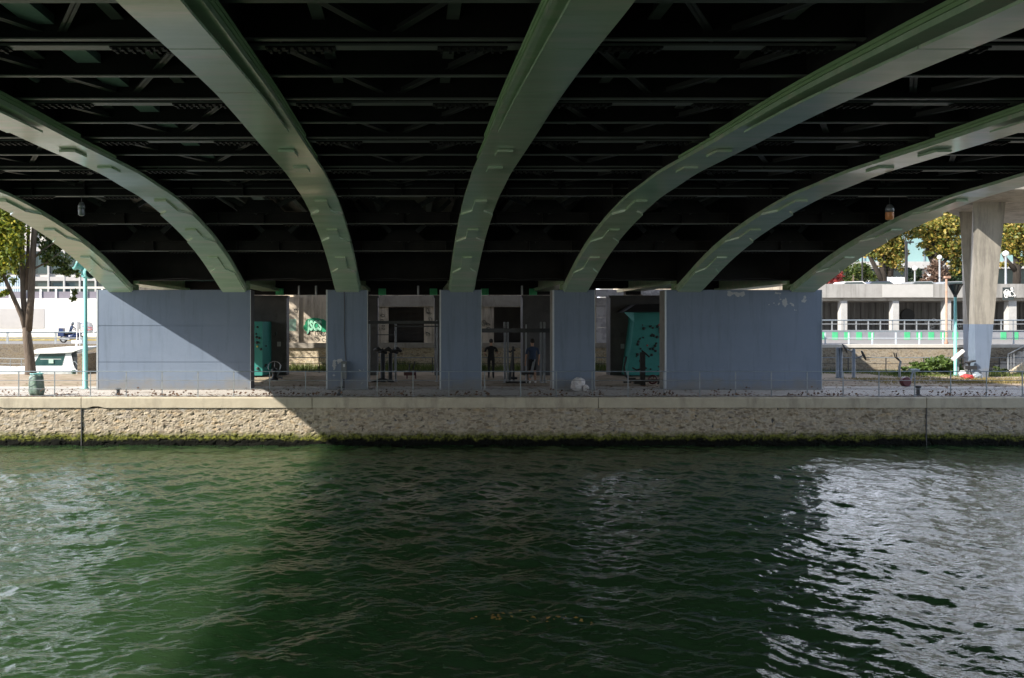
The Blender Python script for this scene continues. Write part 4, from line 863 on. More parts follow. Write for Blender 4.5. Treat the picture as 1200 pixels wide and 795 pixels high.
# ------------------------------------------------------------------ quay furniture
def bollard(px, pb, hgt, label):
    Y = GY(pb); x = PX(px, Y); b = MB(); b.lathe((x, Y, 0), [(.11, 0), (.11, .02), (.06, .05), (.055, hgt*.7), (.1, hgt*.8), (.1, hgt*.95), (.07, hgt)], 14); o = b.build('mooring_bollard', M['darkmetal'], smooth=False); tag(o, label, 'bollard')
bollard(138.5, 463.2, .24, 'small dark mooring bollard in front of the wide left pier'); bollard(1076, 463.5, .34, 'stubby grey mooring bollard on the right below the red exercise seat')
bollard(398, 463, .28, 'dark mooring bollard before the electric cabinet')
Y = 26.95; x = PX(43, Y); t = thing('litter_bag', 'wrinkled green litter bag hanging from a ring on a post beside the tree', 'litter bag', (x, Y, 0))
b = MB(); n = 20; secs = []
for k in range(9):
    f = k/8; z = .02+.72*f; R = .17+.06*math.sin(f*2.6)+(.03 if f < .3 else 0)-.05*(f > .93)
    secs.append([(x+R*(1+.10*math.sin(5*a+3*f)+.06*math.sin(9*a-4*f))*math.cos(a), Y+R*(1+.10*math.sin(5*a+3*f))*math.sin(a), z+.02*math.sin(3*a)) for a in np.linspace(0, 2*math.pi, n, endpoint=False)])
b.sweep(secs); b.build('bag', M['bag'], t, True)
b = MB(); b.path([(x+.2*math.cos(a), Y+.2*math.sin(a), .75) for a in np.linspace(0, 2*math.pi, 21)], .018, 6); b.tube((x, Y+.22, 0), (x, Y+.22, .85), .025, 8); b.build('ring_stand', M['teal'], t)
Y = DP-.26; x0, x1 = PX(399.8, Y), PX(405.8, Y); t = thing('electric_cabinet', 'dark grey electric cabinet with a cable running up the blue pier', 'cabinet', (x0, Y, 0))
b = MB(); b.box(x0, x1, Y, DP-.003, .42, PZ(425, Y)); b.box(x0-.01, x1+.01, Y-.01, DP-.004, PZ(425, Y), PZ(425, Y)+.03); b.build('box', mat('cabinet_grey', (.10,.11,.11), (.14,.15,.15), scale=4, rough=.6), t)
b = MB(); b.box((x0+x1)/2-.03, (x0+x1)/2+.03, Y+.05, Y+.1, 0, .42); b.box(x0+.02, x1-.06, Y+.04, Y+.12, .1, .14); b.build('foot_conduit', M['darkmetal'], t)
b = MB(); b.path([(x1-.03, DP-.03, 1.08), (x1-.06, DP-.03, 1.4), (x1-.1+.01, DP-.025, 2), (x1-.08, DP-.025, 2.8), (x1-.1, DP-.03, 3.68)], .016, 6); b.build('cable', M['black'], t)
b = MB(); b.box(x0+.07, x1-.05, Y-.006, Y-.001, .86, .96); b.build('label_plate', M['galv'], t)
def lump(px, py, rx, rz_, Y, label):
    import bmesh
    c = P(px, py, Y); bm = bmesh.new(); bmesh.ops.create_icosphere(bm, subdivisions=3, radius=1)
    for v in bm.verts: k = 1+.28*noise.noise(v.co*1.7+Vector((px,0,0)))+.12*noise.noise(v.co*4); v.co = Vector((v.co.x*rx*k, v.co.y*.25*k, max(-.8, v.co.z)*rz_*k))
    me = bpy.data.meshes.new('rock'); bm.to_mesh(me); bm.free(); me.materials.append(M['lav']); o = bpy.data.objects.new('pale_rock', me); o.location = c; C.objects.link(o); return tag(o, label, 'rock')
lump(677, 451, .25, .28, 28.9, 'pale rough rock lying at the foot of a narrow blue pier'); lump(686, 455, .11, .12, 28.8, 'small pale rock right beside the bigger pale rock')
# ------------------------------------------------------------------ climbing panels
def holds(parent, f, n, seed, red=1, yel=1):
    r = random.Random(seed)
    for k in range(n):
        c, nrm = f(r.random(), r.random()); s = .03+.045*r.random(); b = MB(); nrm = Vector(nrm).normalized()
        b.path([c-nrm*.004, c+nrm*s*.5, c+nrm*s*.9], [s*1.1, s, s*.45], 7); b.build('hold', M['holdr'] if k < red else M['holdy'] if k < red+yel else M['holdk'], parent)
t = thing('climbing_panel', 'teal climbing panel lit by the sun right behind the wide left pier', 'climbing wall', (-7.4, 36.4, 0), 'climbing walls on the rear piers')
xa = PX(307.5, 36.3); b = MB(); b.prism([(-10.5, 37.69, .08), (-10.5, 36.3, .08), (xa, 36.3, .08), (PX(318, 37.7), 37.69, .08)], (0, 0, PZ(377, 36.3)-.08)); b.build('panel', M['climb'], t)
holds(t, lambda u, v: (Vector((-7.25+.26*u, 36.295, .35+1.95*v)), (0,-1,0)), 9, 3, 0, 1); holds(t, lambda u, v: (Vector((xa+.012+.42*u, 36.31+1.3*u, .35+2.0*v)), (1.3,-.42,0)), 6, 4, 0, 0)
t2 = thing('climbing_panel', 'teal climbing panel with dark and red holds left of the wide peeling pier', 'climbing wall', (10, 37, 0), 'climbing walls on the rear piers')
Yq = 36.7; ol = [(735, 440), (743, 378), (731, 366), (830, 366), (830, 440)]; b = MB(); b.prism([P(px, py, Yq if (px, py) != (731, 366) else Yq-.5) for px, py in ol[:2]]+[P(743, 366.5, Yq), P(830, 366.5, Yq), P(830, 440, Yq)], (0, 1.0, 0)); b.build('panel', M['climb'], t2)
b = MB(); b.add([P(743.2, 378, Yq-.004), P(731, 366, Yq-.45), P(830, 366, Yq-.45), P(830, 366.6, Yq-.004), P(743.2, 366.6, Yq-.004)], [(0,1,4), (1,2,3,4)]); b.build('overhang', M['climb'], t2)
b = MB(); b.prism([P(731, 366, Yq-.46), P(745, 357, Yq-.46), P(830, 355, Yq-.46), P(830, 366, Yq-.46)], (0, 1.4, 0)); b.build('dark_canopy', M['steel'], t2)
holds(t2, lambda u, v: (P(747+30*u-6*v, 380+55*(v**.8), Yq-.004), (0,-1,0)), 40, 9, 2, 0)
for px, py, Y, lab in ((327, 403.5, 37.68, 'small white notice on the rear pier beside the sunlit climbing panel'), (729.5, 406, 37.68, 'small grey notice on the rear pier beside the teal holds')):
    b = MB(); c = P(px, py, Y); b.box(c.x-.085, c.x+.085, Y-.015, Y+.005, c.z-.11, c.z+.11); o = b.build('notice_plate', M['galv']); tag(o, lab, 'notice')
# ------------------------------------------------------------------ outdoor gym
def frame_bar(name, label, posts, bars, Y):
    t = thing(name, label, 'exercise frame', (PX(posts[0][0], Y), Y, 0))
    for px, pt, r in posts:
        b = MB(); x = PX(px, Y); b.lathe((x, Y, 0), [(r*2, 0), (r*2, .02), (r, .03), (r, PZ(pt, Y)), (r*.6, PZ(pt, Y)+.02)], 12); b.build('post', M['galv'], t, True)
    for pa, pb, py, h in bars:
        b = MB(); x0, x1 = PX(pa, Y), PX(pb, Y); z = PZ(py, Y); b.box(x0, x1, Y-.05, Y+.05, z-h/2, z+h/2); b.build('bar', M['darkmetal'], t)
frame_bar('pull_up_frame', 'tall pull up frame with thick top bar between two blue piers left of centre', [(433, 376, .035), (463.7, 378, .045), (511.8, 376, .035)], [(431, 515, 378, .13), (463, 514, 382.6, .05), (440, 462, 392.5, .035)], 33.6)
frame_bar('pull_up_frame', 'pull up frame of paired poles and a wide beam around the two people', [(591.5, 378, .045), (595, 378, .045), (634, 378, .045), (637.8, 378, .045), (616.5, 381, .03)], [(564.5, 650, 387.5, .17)], 32.9)
Y = 33.4; t = thing('twin_pedestal_machine', 'black twin pedestal exercise machine with padded tops on splayed feet', 'exercise machine', (PX(452, Y), Y, 0))
for px, r in ((448.5, .1), (457.5, .085)):
    b = MB(); x = PX(px, Y); b.lathe((x, Y, 0), [(r*1.4, 0), (r*1.3, .05), (r, .1), (r, PZ(414, Y))], 12); b.build('pedestal', M['darkmetal'], t, True)
b = MB()
for pa, pb, za in ((438, 448, 409), (443, 453, 411), (450, 460, 409), (457, 466, 411), (462, 470, 409)):
    b.path([P(pa, za+2, Y-.1), P((pa+pb)/2, za, Y-.14), P(pb, za+3, Y-.05)], [.05, .1, .06], 8)
b.build('padded_top', M['black'], t, True)
b = MB()
for pa, pb in ((448, 433), (449, 464), (457, 463), (448, 440)): b.path([P(pa, 444, Y-.05), P(pb, 449.5, Y-.3)], [.05, .035], 8)
b.build('splayed_feet', M['black'], t)
Y = 34.6; t = thing('leg_press', 'small dark red exercise seat with two upright handles behind the pull up frame', 'exercise machine', (PX(480, Y), Y, 0))
b = MB(); b.path([P(477, 444, Y), P(477, 436, Y), P(487, 435, Y), P(487, 444, Y)], .035, 8); b.obox(P(480, 438, Y), (.5, .4, .14)); b.build('seat', M['red'], t)
b = MB(); b.path([P(479, 436, Y), P(480, 430, Y), P(479.5, 426, Y)], .03, 7); b.path([P(484, 434, Y), P(485.5, 428, Y), P(486, 423.5, Y)], .03, 7); b.build('handle', M['black'], t)
Y = 32.9; t = thing('cross_trainer', 'dark cross trainer with bent handlebar between the jogger and the walker', 'exercise machine', (PX(600, Y), Y, 0))
b = MB(); b.path([P(597, 450, Y), P(599, 430, Y), P(601, 411, Y)], [.06,.05,.04], 8); b.path([P(602, 450, Y+.2), P(601, 412, Y+.1)], [.05,.04], 8); b.path([P(595, 411, Y), P(598, 413, Y), P(601, 410, Y), P(604, 411, Y)], .035, 8); b.path([P(601, 411, Y), P(601.4, 406, Y)], .045, 8); b.build('handlebar', M['darkmetal'], t)
b = MB(); b.path([P(598, 443, Y), P(606, 443.5, Y)], .05, 8); b.path([P(596, 450, Y), P(630, 450, Y)], .05, 8); b.obox(P(604, 448, Y), (.8, .35, .07)); b.build('pedal_base', M['black'], t)
Y = 32.6; t = thing('sit_up_bench', 'low black exercise bench with a slanted bar beside the walker', 'bench', (PX(620, Y), Y, 0))
b = MB(); b.obox(P(618, 437.5, Y), (.5, .32, .09)); b.build('seat', M['black'], t)
b = MB(); b.path([P(611, 450.5, Y), P(628, 450.5, Y)], .045, 8); b.path([P(619, 450, Y), P(619, 438, Y)], .035, 8); b.build('base_frame', M['black'], t)
b = MB(); b.path([P(622, 443, Y-.1), P(627, 421, Y-.1)], [.035, .035], 8); b.path([P(620.5, 443, Y-.1), P(625, 424, Y-.1)], .03, 8); b.build('slanted_bar', M['gymgrey'], t)
# rowing bike on the right
Y = 31.6; t = thing('exercise_bike', 'black rowing bike with spoked wheel before the teal climbing panel', 'exercise machine', (PX(752, Y), Y, 0))
b = MB(); x = PX(753, Y); b.box(x-.09, x+.09, Y-.08, Y+.08, 0, PZ(413, Y)); b.build('column', M['darkmetal'], t)
b = MB(); b.path([P(753, 413, Y), P(752, 411, Y), P(756, 414, Y), P(761, 418.5, Y)], .035, 8); b.path([P(752, 432, Y), P(746, 434, Y-.1), P(741, 431, Y-.1)], .03, 7); b.build('handlebar', M['black'], t)
b = MB(); b.path([P(734, 418, Y), P(731.5, 430, Y), P(733, 440, Y), P(739, 446, Y), P(752, 446.5, Y), P(772, 446, Y)], [.04,.04,.05,.05,.05,.05], 8); b.path([P(771, 450.5, Y), P(775, 440, Y), P(776, 431, Y)], .04, 8); b.obox(P(775, 430, Y), (.22, .2, .07)); b.build('frame', M['black'], t)
b = MB(); c = P(765, 445, Y); R = .16
b.path([c+Vector((R*math.cos(a), 0, R*math.sin(a))) for a in np.linspace(0, 6.2832, 21)], .035, 7)
for a in range(5): b.tube(c, c+Vector((R*math.cos(a*1.2566), 0, R*math.sin(a*1.2566))), .015, 5)
b.build('wheel', M['red'], t)
b = MB(); b.obox(P(740, 444, Y-.1), (.28, .2, .08)); b.obox(P(735, 448, Y-.15), (.3, .12, .06)); b.obox(P(748, 448, Y-.12), (.35, .15, .14)); b.build('pedal', M['black'], t)
Y = 34.4; t = thing('ring_machine', 'dark exercise machine with a large pale steering ring by the left climbing panel', 'exercise machine', (PX(321, Y), Y, 0))
b = MB(); c = P(321.5, 430, Y-.1); b.path([c+Vector((.27*math.cos(a), .05*math.sin(a), .23*math.sin(a))) for a in np.linspace(-.5, 3.7, 22)], .016, 7); b.tube(c+Vector((0,.05,-.02)), c+Vector((0,.05,.2)), .012, 6); b.build('steering_ring', M['galv'], t)
b = MB(); b.lathe((PX(321.5, Y), Y, 0), [(.17, 0), (.17, .08), (.1, .14), (.09, .3), (.13, .4), (.15, .46), (.08, .52)], 14); b.build('pedestal', M['darkmetal'], t, True)
b = MB(); b.path([P(329.5, 428, Y), P(327, 436, Y), P(324.5, 442, Y)], [.035,.03,.03], 7); b.path([P(324, 441, Y), P(331, 443.5, Y)], [.04,.04], 7); b.build('back_support', M['gymgrey'], t)
# right hand machines on the lawn
Y = GY(443); t = thing('arm_wheel_machine', 'three grey posts carrying two tilted turning discs beside the wide right pier', 'exercise machine', (PX(985, Y), Y, 0))
for px, pt in ((981.5, 408), (985.2, 408), (1000.3, 410)):
    b = MB(); x = PX(px, Y); b.lathe((x, Y, 0), [(.1, 0), (.1, .02), (.075, .03), (.075, PZ(pt, Y)), (.05, PZ(pt, Y)+.03)], 12); b.build('post', M['gymgrey'], t, True)
for (c, a, arm) in ((P(990, 408.5, Y-.15), Vector((.85, -.35, .42)), [P(999, 412.5, Y), P(992, 409.5, Y-.12)]), (P(1012, 416.5, Y-.15), Vector((.9, -.3, .4)), [P(1001, 420.5, Y), P(1006, 419, Y-.05), P(1011, 417, Y-.12)])):
    a.normalize(); b = MB(); b.path([c-a*.015, c+a*.015], .235, 20); b.path([c-a*.03, c+a*.05], .05, 10); d = b.build('turning_disc', M['darkmetal'], t)
    b = MB(); b.path(arm, .03, 8); b.build('arm', M['gymgrey'], t)
Y = 36.5; t = thing('elliptical_handle', 'grey exercise machine with two curved black handles beside the low green bush', 'exercise machine', (PX(1053, Y), Y, 0))
b = MB(); b.path([P(1054, 443, Y), P(1054, 430, Y), P(1055.5, 424, Y), P(1052, 421, Y)], [.06,.05,.05,.035], 8); b.build('column', M['gymgrey'], t)
b = MB(); b.path([P(1052.5, 421.5, Y), P(1049, 419, Y), P(1047.5, 413.5, Y)], .025, 7); b.path([P(1054, 422, Y-.2), P(1051, 419, Y-.2), P(1050, 414, Y-.2)], .025, 7); b.build('handle', M['black'], t)
Y = 31.0; t = thing('red_seat_machine', 'dark red drum shaped exercise seat with a small grey backrest in front of the bush', 'exercise machine', (PX(1062, Y), Y, 0))
b = MB(); c = P(1061, 447.5, Y); b.path([c+Vector((0,-.12,0)), c+Vector((0,-.08,0)), c+Vector((0,.08,0)), c+Vector((0,.12,0))], [.15,.19,.19,.15], 16); b.build('drum', M['red'], t, False)
b = MB(); b.path([P(1063, 452, Y), P(1067, 445, Y), P(1070, 434.5, Y)], [.05,.045,.04], 8); b.path([P(1066, 456, Y), P(1066, 448, Y)], .04, 8); b.obox(P(1071, 433.5, Y), (.34, .2, .06)); b.build('backrest', M['bluegrey'], t)
Y = 36.6; t = thing('info_board', 'slanted white information board on a short post by the funnel lamp', 'sign board', (PX(1124, Y), Y, 0))
b = MB(); c0, c1 = P(1117, 422, Y), P(1130, 411, Y); d = (c1-c0).normalized(); nn = Vector((-d.z, 0, d.x)); b.prism([c0-nn*.06, c1-nn*.06, c1+nn*.06, c0+nn*.06], (0, .12, 0)); b.build('board', M['white'], t)
b = MB(); b.tube(P(1123, 443, Y+.25), P(1123, 417, Y+.25), .035, 8); b.build('post', M['gymgrey'], t)
# bundle of belongings by the concrete leg
Y = 35.9; t = thing('folded_chair', 'dark folded chair leaning beside the left concrete leg', 'chair', (PX(1138, Y), Y, 0))
b = MB(); b.path([P(1133, 443, Y), P(1137, 424, Y)], .03, 7); b.path([P(1140, 443, Y), P(1134, 424, Y)], .03, 7); b.obox(P(1137, 424, Y), (.35, .25, .07), (0, -.2, 0)); b.obox(P(1138, 431, Y), (.4, .2, .16)); b.build('frame', M['black'], t)
def sack(px, py, rx, rz_, Y, m, label, nm='plastic_bag', cat='bag'):
    import bmesh
    bm = bmesh.new(); bmesh.ops.create_icosphere(bm, subdivisions=3, radius=1)
    for v in bm.verts: k = 1+.3*noise.noise(v.co*1.6+Vector((px,1,0)))+.15*noise.noise(v.co*5); v.co = Vector((v.co.x*rx*k, v.co.y*rx*.8*k, v.co.z*rz_*k))
    me = bpy.data.meshes.new(nm); bm.to_mesh(me); bm.free(); me.materials.append(m); o = bpy.data.objects.new(nm, me); o.location = P(px, py, Y); C.objects.link(o); tag(o, label, cat)
sack(1134, 442, .3, .12, 35.3, M['holdr'], 'flattened red bag on the grass beside the left concrete leg'); sack(1128, 437.5, .15, .13, 35.5, M['white'], 'white plastic bag on the grass beside the red bag'); sack(1145, 441, .2, .16, 35.2, M['bluegrey'], 'blue grey bag at the foot of the concrete leg')

# ------------------------------------------------------------------ people
def skin_mesh(pts, edges, root, lv=2):
    me = bpy.data.meshes.new('tmp'); me.from_pydata([p[0] for p in pts], edges, []); o = bpy.data.objects.new('tmp', me); C.objects.link(o)
    o.modifiers.new('s', 'SKIN'); 
    for i, p in enumerate(pts): me.skin_vertices[0].data[i].radius = (p[1], p[2] if len(p) > 2 else p[1]); me.skin_vertices[0].data[i].use_root = (i == root)
    s = o.modifiers.new('d', 'SUBSURF'); s.levels = lv; s.render_levels = lv
    dg = bpy.context.evaluated_depsgraph_get(); m2 = bpy.data.meshes.new_from_object(o.evaluated_get(dg)); bpy.data.objects.remove(o); return m2
def person(label, loc, rz, joints, cover, hairm, scale=1.0):
    """joints: dict of positions for one figure facing -Y; cover(z, part) picks the material slot"""
    J = joints; pts = []; ed = []; ix = {}
    def ad(n, p, r, r2=None, par=None):
        ix[n] = len(pts); pts.append((tuple(p), r, r2 or r))
        if par: ed.append((ix[par], ix[n]))
    ad('pelvis', J['pelvis'], .155, .115); ad('waist', J['waist'], .135, .10, 'pelvis'); ad('chest', J['chest'], .165, .115, 'waist'); ad('neckb', J['neckb'], .075, .07, 'chest')
    ad('neck', J['neck'], .052, .055, 'neckb'); ad('skull0', J['head']+Vector((0,0,-.05)), .068, .085, 'neck'); ad('skull', J['head']+Vector((0,.01,.04)), .078, .098, 'skull0'); ad('crown', J['head']+Vector((0,.01,.10)), .045, .055, 'skull')
    for s in ('L', 'R'):
        ad('sh'+s, J['sh'+s], .062, .06, 'chest'); ad('el'+s, J['el'+s], .042, .042, 'sh'+s); ad('wr'+s, J['wr'+s], .028, .024, 'el'+s)
        d = (J['wr'+s]-J['el'+s]).normalized(); pm = J['wr'+s]+d*.06; ad('pm'+s, pm, .036, .018, 'wr'+s)
        side = d.cross(Vector((1, .2, 0))).normalized()
        for k in range(4):
            f0 = pm+d*.045+side*(.024*(k-1.5)); L_ = [.055, .068, .063, .048][k]
            ad('f%s%d' % (s, k), f0, .0095, .0095, 'pm'+s); f1 = f0+d*L_*.55; ad('g%s%d' % (s, k), f1, .0085, .0085, 'f%s%d' % (s, k)); cu = Vector((-.3 if s == 'R' else .3, 0, 0)); ad('h%s%d' % (s, k), f1+(d*.7+cu).normalized()*L_*.6, .007, .007, 'g%s%d' % (s, k))
        ad('t%s' % s, J['wr'+s]+d*.03+side*.045, .011, .011, 'pm'+s); ad('u%s' % s, J['wr'+s]+d*.075+side*.062, .009, .009, 't%s' % s)
        ad('hip'+s, J['hip'+s], .092, .09, 'pelvis'); ad('kn'+s, J['kn'+s], .058, .06, 'hip'+s); ad('ca'+s, J['kn'+s].lerp(J['an'+s], .35), .056, .058, 'kn'+s); ad('an'+s, J['an'+s], .036, .04, 'ca'+s); ad('he'+s, J['an'+s]+Vector((0,.03,-.055)), .036, .036, 'an'+s); ad('to'+s, J['to'+s], .035, .026, 'he'+s)
    ad('nose', J['head']+Vector((0,-.095,-.02)), .014, .014, 'skull0')
    me = skin_mesh(pts, ed, 0)
    me.transform(Matrix.Rotation(rz, 4, 'Z') @ Matrix.Scale(scale, 4))
    t = thing('person', label, 'person', loc)
    for m in (M['skin'], cover['top'], cover['legs'], M['white'] if cover.get('shoe') else M['black']): me.materials.append(m)
    R = Matrix.Rotation(-rz, 3, 'Z')
    for f in me.polygons:
        c = (R @ f.center)/scale; arm = abs(c.x) > .235 or (c.y < -.2 and c.z > .9)
        sl = 0
        if c.z < .10: sl = 3
        elif c.z < cover['legz0']: sl = 0
        elif c.z < .96 and not arm: sl = 2
        elif c.z < 1.47 and (not arm or c.z > cover['sleeve']): sl = 1
        f.material_index = sl
    me.polygons.foreach_set('use_smooth', [True]*len(me.polygons)); me.name = 'body'; o = bpy.data.objects.new('body', me); C.objects.link(o); o.parent = t
    import bmesh
    bm = bmesh.new(); bmesh.ops.create_icosphere(bm, subdivisions=3, radius=1); hd = J['head']
    for v in list(bm.verts):
        n_ = 1+.04*noise.noise(v.co*6); v.co = Vector((v.co.x*.092*n_, v.co.y*.112*n_+.018, v.co.z*.108*n_+.055))
    bmesh.ops.delete(bm, geom=[v for v in bm.verts if v.co.z < .03 and v.co.y < .02 or v.co.z < -.03], context='VERTS')
    m2 = bpy.data.meshes.new('hair'); bm.to_mesh(m2); bm.free(); m2.transform(Matrix.Rotation(rz, 4, 'Z') @ Matrix.Scale(scale, 4) @ Matrix.Translation(hd)); m2.materials.append(hairm); h = bpy.data.objects.new('hair', m2); C.objects.link(h); h.parent = t
    return t
V3 = Vector
jog = dict(pelvis=V3((0,0,.96)), waist=V3((0,-.01,1.10)), chest=V3((0,-.03,1.30)), neckb=V3((0,-.03,1.44)), neck=V3((0,-.035,1.50)), head=V3((0,-.05,1.62)),
    shL=V3((.19,-.02,1.39)), elL=V3((.30,.14,1.15)), wrL=V3((.24,-.10,1.06)), shR=V3((-.19,-.02,1.39)), elR=V3((-.31,.02,1.14)), wrR=V3((-.22,-.2,1.2)),
    hipL=V3((.095,0,.90)), knL=V3((.10,-.16,.52)), anL=V3((.10,.02,.14)), toL=V3((.11,-.11,.05)), hipR=V3((-.095,0,.90)), knR=V3((-.09,.02,.50)), anR=V3((-.1,.10,.12)), toR=V3((-.11,-.04,.035)))
HB = mat('dark_hair', (.012,.01,.008), (.03,.024,.018), scale=30, rough=.7)
Yj = GY(444); person('jogger in black clothes running with bent arms away behind the piers', (PX(575.5, Yj), Yj, 0), math.pi*.97, jog, dict(top=M['clothblack'], legs=M['clothblack'], legz0=.10, sleeve=1.2), HB, 1.0)
wal = dict(pelvis=V3((0,0,.96)), waist=V3((0,0,1.10)), chest=V3((0,-.01,1.31)), neckb=V3((0,-.005,1.45)), neck=V3((0,-.01,1.50)), head=V3((0,-.02,1.63)),
    shL=V3((.2,0,1.39)), elL=V3((.27,.04,1.10)), wrL=V3((.27,-.04,.86)), shR=V3((-.2,0,1.39)), elR=V3((-.27,.02,1.10)), wrR=V3((-.28,-.08,.87)),
    hipL=V3((.1,0,.90)), knL=V3((.11,-.02,.50)), anL=V3((.12,.03,.09)), toL=V3((.14,-.11,.035)), hipR=V3((-.1,0,.90)), knR=V3((-.11,-.06,.51)), anR=V3((-.12,-.02,.09)), toR=V3((-.14,-.16,.035)))
Yw = GY(449.5); person('standing person in navy shirt, dark shorts and white shoes, seen from behind', (PX(624, Yw), Yw, 0), math.pi*1.04, wal, dict(top=M['clothblue'], legs=M['clothblack'], legz0=.52, sleeve=1.16, shoe=1), HB, 1.03)

# ------------------------------------------------------------------ boat in the basin
def boat():
    Y = 50.0; t = thing('cabin_cruiser', 'white cabin cruiser with tinted windows moored in the basin behind the tree', 'boat', (PX(40, Y), Y, ZW))
    zl = ZW; zs = PZ(434, Y); secs = []
    xs = [PX(v, Y) for v in (108, 106, 90, 60, 30, 0, -25, -40, -47)]; wd = [1.15, 1.2, 1.3, 1.35, 1.3, 1.1, .7, .3, .03]; sh = [0, 0, .0, .05, .1, .18, .28, .36, .42]
    for x, w, s in zip(xs, wd, sh): secs.append([(x, Y-w, zs+s), (x, Y-w*.82, zl-.05), (x, Y, zl-.3), (x, Y+w*.82, zl-.05), (x, Y+w, zs+s)])
    b = MB(); b.sweep(secs); b.build('hull', M['white'], t, False)
    b = MB(); secs = []
    for px, w, z in ((42, .95, 431), (35, .95, 429.6), (20, .9, 430), (5, .8, 431.5), (-20, .5, 433)): x = PX(px, Y); secs.append([(x, Y-w, zs+.05), (x, Y-w*.8, PZ(z, Y)), (x, Y+w*.8, PZ(z, Y)), (x, Y+w, zs+.05)])
    b.sweep(secs); b.build('foredeck', M['white'], t)
    yc0, yc1 = Y-1.0, Y+1.0; z0, z1, z2 = PZ(435, Y), PZ(427, Y), PZ(413.5, Y)
    pr = [(42, z0), (40, z1), (53, z2), (91, z2), (94, z1), (98, z0)]
    b = MB(); b.prism([(PX(p_, Y), yc0, z) for p_, z in pr], (0, yc1-yc0, 0)); cb = b.build('cabin', M['white'], t)
    b = MB(); b.prism([(PX(p_, Y), yc0-.012, z) for p_, z in ((44.5, z1-.04), (54.5, z2-.03), (85, z2-.03), (81, z1-.04))], (0, .02, 0)); w = b.build('side_window', mat('tinted_glass', (.02,.06,.06), (.05,.11,.105), scale=1.2, rough=.08), cb)
    b = MB()
    for (a0, a1) in ((50.5, 60.5),): b.prism([(PX(a0-4, Y), yc0-.02, z1), (PX(a0-2.4, Y), yc0-.02, z1), (PX(a1-4.6, Y), yc0-.02, z2), (PX(a1-6, Y), yc0-.02, z2)], (0, .015, 0))
    b.box(PX(56, Y), PX(80, Y), yc0-.02, yc0-.013, PZ(420.5, Y), PZ(420, Y)); b.build('window_frame', M['white'], w)
    b = MB(); b.prism([(PX(p_, Y), Y-1.15, PZ(z, Y)) for p_, z in ((43, 414), (45, 412), (54, 408.3), (75, 406.6), (107, 406), (108, 407), (93, 412.5), (70, 413.6))], (0, 2.3, 0)); b.build('roof', M['white'], t)
    b = MB(); b.prism([(PX(p_, Y), Y-.95, PZ(z, Y)) for p_, z in ((91, 414), (97, 411), (100, 432), (95, 433))], (0, .05, 0)); b.build('side_curtain', M['darkmetal'], t)
    b = MB(); b.box(PX(86, Y), PX(95, Y), Y-.3, Y+.2, PZ(402.3, Y), PZ(399, Y)); b.box(PX(89, Y), PX(91, Y), Y-.1, Y, PZ(407, Y), PZ(402, Y)); b.build('radar_box', M['white'], t)
    b = MB(); b.tube(P(93.5, 407, Y), P(93.5, 386, Y), .03, 6); b.tube(P(90, 403, Y), P(90, 376, Y), .025, 6); b.build('mast', M['white'], t)
    b = MB()
    for px in range(-40, 42, 13): b.tube(P(px, 434-.1*(42-px)*.4, Y-1.0), P(px, 421, Y-1.0), .018, 5)
    b.path([P(40, 421, Y-1), P(0, 420, Y-.95), P(-42, 420, Y-.4)], .022, 6); b.path([P(40, 427, Y-1), P(0, 426, Y-.95), P(-42, 426, Y-.4)], .014, 6); b.path([P(74, 436, Y-1.25), P(74, 425, Y-1.25), P(88, 424, Y-1.25), P(96, 434, Y-1.25)], .022, 6); b.build('guard_rail', M['galv'], t)
    b = MB(); b.path([P(85.5, 434, Y-1.5), P(86.5, 436, Y-1.5), P(87, 439, Y-1.5)], [.12,.17,.1], 8); b.build('fender', M['bag'], t)
    b = MB(); b.box(PX(44.5, Y), PX(50, Y), yc0-.012, yc0+.01, PZ(432.6, Y), PZ(431.2, Y)); b.build('vent', M['black'], cb)
    b = MB(); b.add([P(57, 421.5, Y-1.04), P(62.5, 421.5, Y-1.04), P(62.5, 426, Y-1.04), P(57, 426, Y-1.04)], [(0,1,2,3)]); b.prism([P(57, 421.5, Y-1.06), P(62.5, 421.5, Y-1.06), P(62.5, 426, Y-1.06), P(57, 426, Y-1.06)], (0,.015,0)); b.build('notice', M['mint'], cb)
    # flag on the mast
    f = thing('boat_flag', 'white flag with dark blue and red marks flying over the cabin cruiser', 'flag', t3(P(90, 376, Y)))
    b = MB(); n = 10; top = []; bot = []
    for k in range(n+1):
        px = 90.4+20*k/n; yy = Y+.12*math.sin(k*.9); top.append(P(px, 376.5+2.0*(k/n)+.6*math.sin(k*.8), yy)); bot.append(P(px, 389.5-.4*(k/n)+.8*math.sin(k*.8+.5), yy))
    vs = []
    for a, c in zip(top, bot): vs += [a, c, a+Vector((0,.012,0)), c+Vector((0,.012,0))]
    fs = [(4*k, 4*k+1, 4*k+5, 4*k+4) for k in range(n)] + [(4*k+2, 4*k+6, 4*k+7, 4*k+3) for k in range(n)]; b.add(vs, fs); b.build('cloth', M['white'], f, fixn=False)
    b = MB(); yq = Y-.14
    for q_ in ([P(94.5, 379.5, yq), P(99.5, 379, yq), P(96.5, 383.5, yq)], [P(98, 384, yq), P(101, 378.6, yq)]): b.path(q_, .035, 5)
    b.build('blue_mark', mat('navy_print', (.03,.04,.16), (.04,.05,.2), scale=5), f)
    b = MB(); b.path([P(95, 388, yq), P(99, 386, yq), P(104, 387, yq), P(108, 386, yq)], .03, 5); b.path([P(103, 383.5, yq), P(108, 384.5, yq)], .025, 5); b.build('red_mark', M['holdr'], f)
boat()
